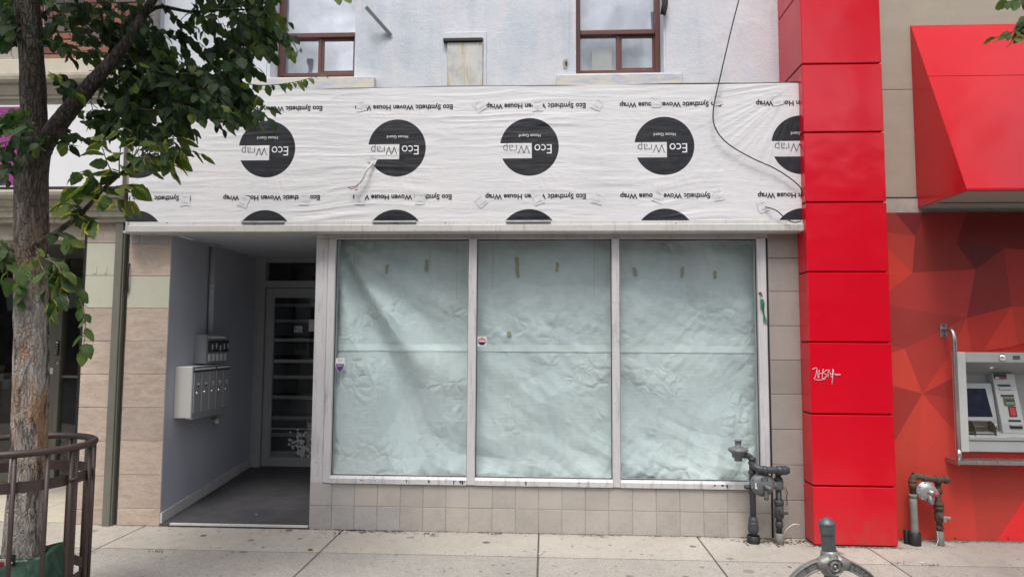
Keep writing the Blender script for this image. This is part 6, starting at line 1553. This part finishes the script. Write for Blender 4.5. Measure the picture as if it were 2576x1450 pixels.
crumbs("grit", [(x_, YC - .008) for x_ in np.linspace(xr0, xr1, 12)] + [(x_, -.008) for x_ in np.linspace(xr1, 5, 12)], 460, (.06, .015), MT['joint'], "dark grit along the foot of the bank wall", "grit", (.003, .010))
sp_ = crumbs("paint_splatter", [(PZ(u, v).x, PZ(u, v).y) for u, v in ((870, 1331), (900, 1329), (840, 1338), (930, 1333), (985, 1333), (1075, 1340), (1240, 1336), (1500, 1342))], 260, (.07, .05), MT['blackprint'], "dark paint splatter on the sidewalk near the entry end of the tiles", "stain", (.003, .013), .02)
m = MB()
for u0, u1, n_, zb in ((1120, 1172, 12, 0), (900, 1080, 8, 0), (1790, 1845, 12, 0), (1200, 1540, 5, 0)):
    for k in range(n_):
        u = random.uniform(u0, u1); p = P(u, 1203 if u < 1600 else 1212, -.0268); w = random.uniform(.001, .004) * random.choice((1, 1, 3)); h = random.uniform(.004, .04)
        zt = min(p.z + random.uniform(-.012, .012), z_sill1 - .022); zb_ = max(zt - h, z_sill0 + .008)
        m.add([(p.x - w, -.0268, zt), (p.x + w, -.0268, zt), (p.x + w * .5, -.0268, zb_), (p.x - w * .6, -.0268, zb_ + .003)], [(0, 1, 2, 3)])
o = m.build("paint_drips", MT['navy_stain'], shop, fix=False); o['kind'] = 'stuff'
def weeds(centers, n, label):
    m = MB()
    for k in range(n):
        c = random.choice(centers); x_, y_ = c[0] + random.gauss(0, .03), c[1] + random.gauss(0, .008); h = random.uniform(.006, .02); a = random.uniform(0, 6.28); w = .003
        m.add([(x_ - w, y_, -.01), (x_ + w, y_, -.01), (x_ + math.cos(a) * h * .7, y_ + math.sin(a) * h * .4, h)], [(0, 1, 2)])
    o = m.build("weeds", MT['weed'], fix=False); o['kind'] = 'stuff'; o['label'] = label
weeds([PZ(u, v) for u, v in ((205, 1392), (225, 1390), (395, 1386), (610, 1388))], 90, "tiny weeds in the sidewalk joint before the stone pilasters")
weeds([(xj[4] + .01, PZ(2185, 1373).y), (xj[4] + .02, yj + .02)] + [(x_, yj) for x_ in (PZ(2330, 1412).x,)], 60, "tiny weeds in the sidewalk joint before the bank")
for i, (u, v, a) in enumerate(((1873, 1344, 10), (1883, 1345, -8), (1360, 1392, 40), (2320, 1416, 5))):
    p = PZ(u, v); L_ = .024
    o = MB().tube([(p.x - L_ * math.cos(R(a)), p.y - L_ * math.sin(R(a)), .006), (p.x + L_ * math.cos(R(a)), p.y + L_ * math.sin(R(a)), .006)], .0042, 8).build("cigarette_butt", MT['butt'])
    tag(o, ("white cigarette butt on the sidewalk beside the grey gas riser, first of a pair", "white cigarette butt nearer the grey gas riser, second of a pair", "cigarette butt on the sidewalk joint below the middle shop window", "cigarette butt on the sidewalk in front of the rusty gas pipes")[i], "cigarette butt", "cigarette butts on the sidewalk")
for i, (u, v, mt, s) in enumerate(((1300, 1337, 'crumb', .04), (1560, 1346, 'crumb', .025), (785, 1384, 'crumb', .05), (1120, 1436, 'crumb', .022), (2053, 1361, 'butt', .022), (641, 1288, 'butt', .026))):
    p = PZ(u, v, .0 if i < 5 else .07); vs, fs, uv = LSH[i % 6]; a = i * 1.3
    zz_ = .004 if i < 5 else zr0 + (p.y + .01) / (YD + .01) * (zr1b - zr0) + .004
    q = [(p.x + s * (x_ * math.cos(a) - y_ * math.sin(a)), p.y + s * (x_ * math.sin(a) + y_ * math.cos(a)), zz_ + s * max(0, .3 + z_ * .8) * .4) for x_, y_, z_ in vs]
    o = MB().add(q, fs, True).build(("dead_leaf" if mt == 'crumb' else "paper_scrap"), MT['crumb' if mt == 'crumb' else 'white'], fix=False)
    tag(o, ("curled dead leaf at the foot of the tiled wall under the middle window", "small dead leaf at the foot of the tiles under the window beside the gas meter", "dead leaf on the sidewalk before the entry-side end of the tiles", "small dead leaf out on the sidewalk slab before the windows", "white paper scrap at the foot of the red column", "white paper scrap on the dark entry ramp")[i], "dead leaf" if mt == 'crumb' else "paper scrap")
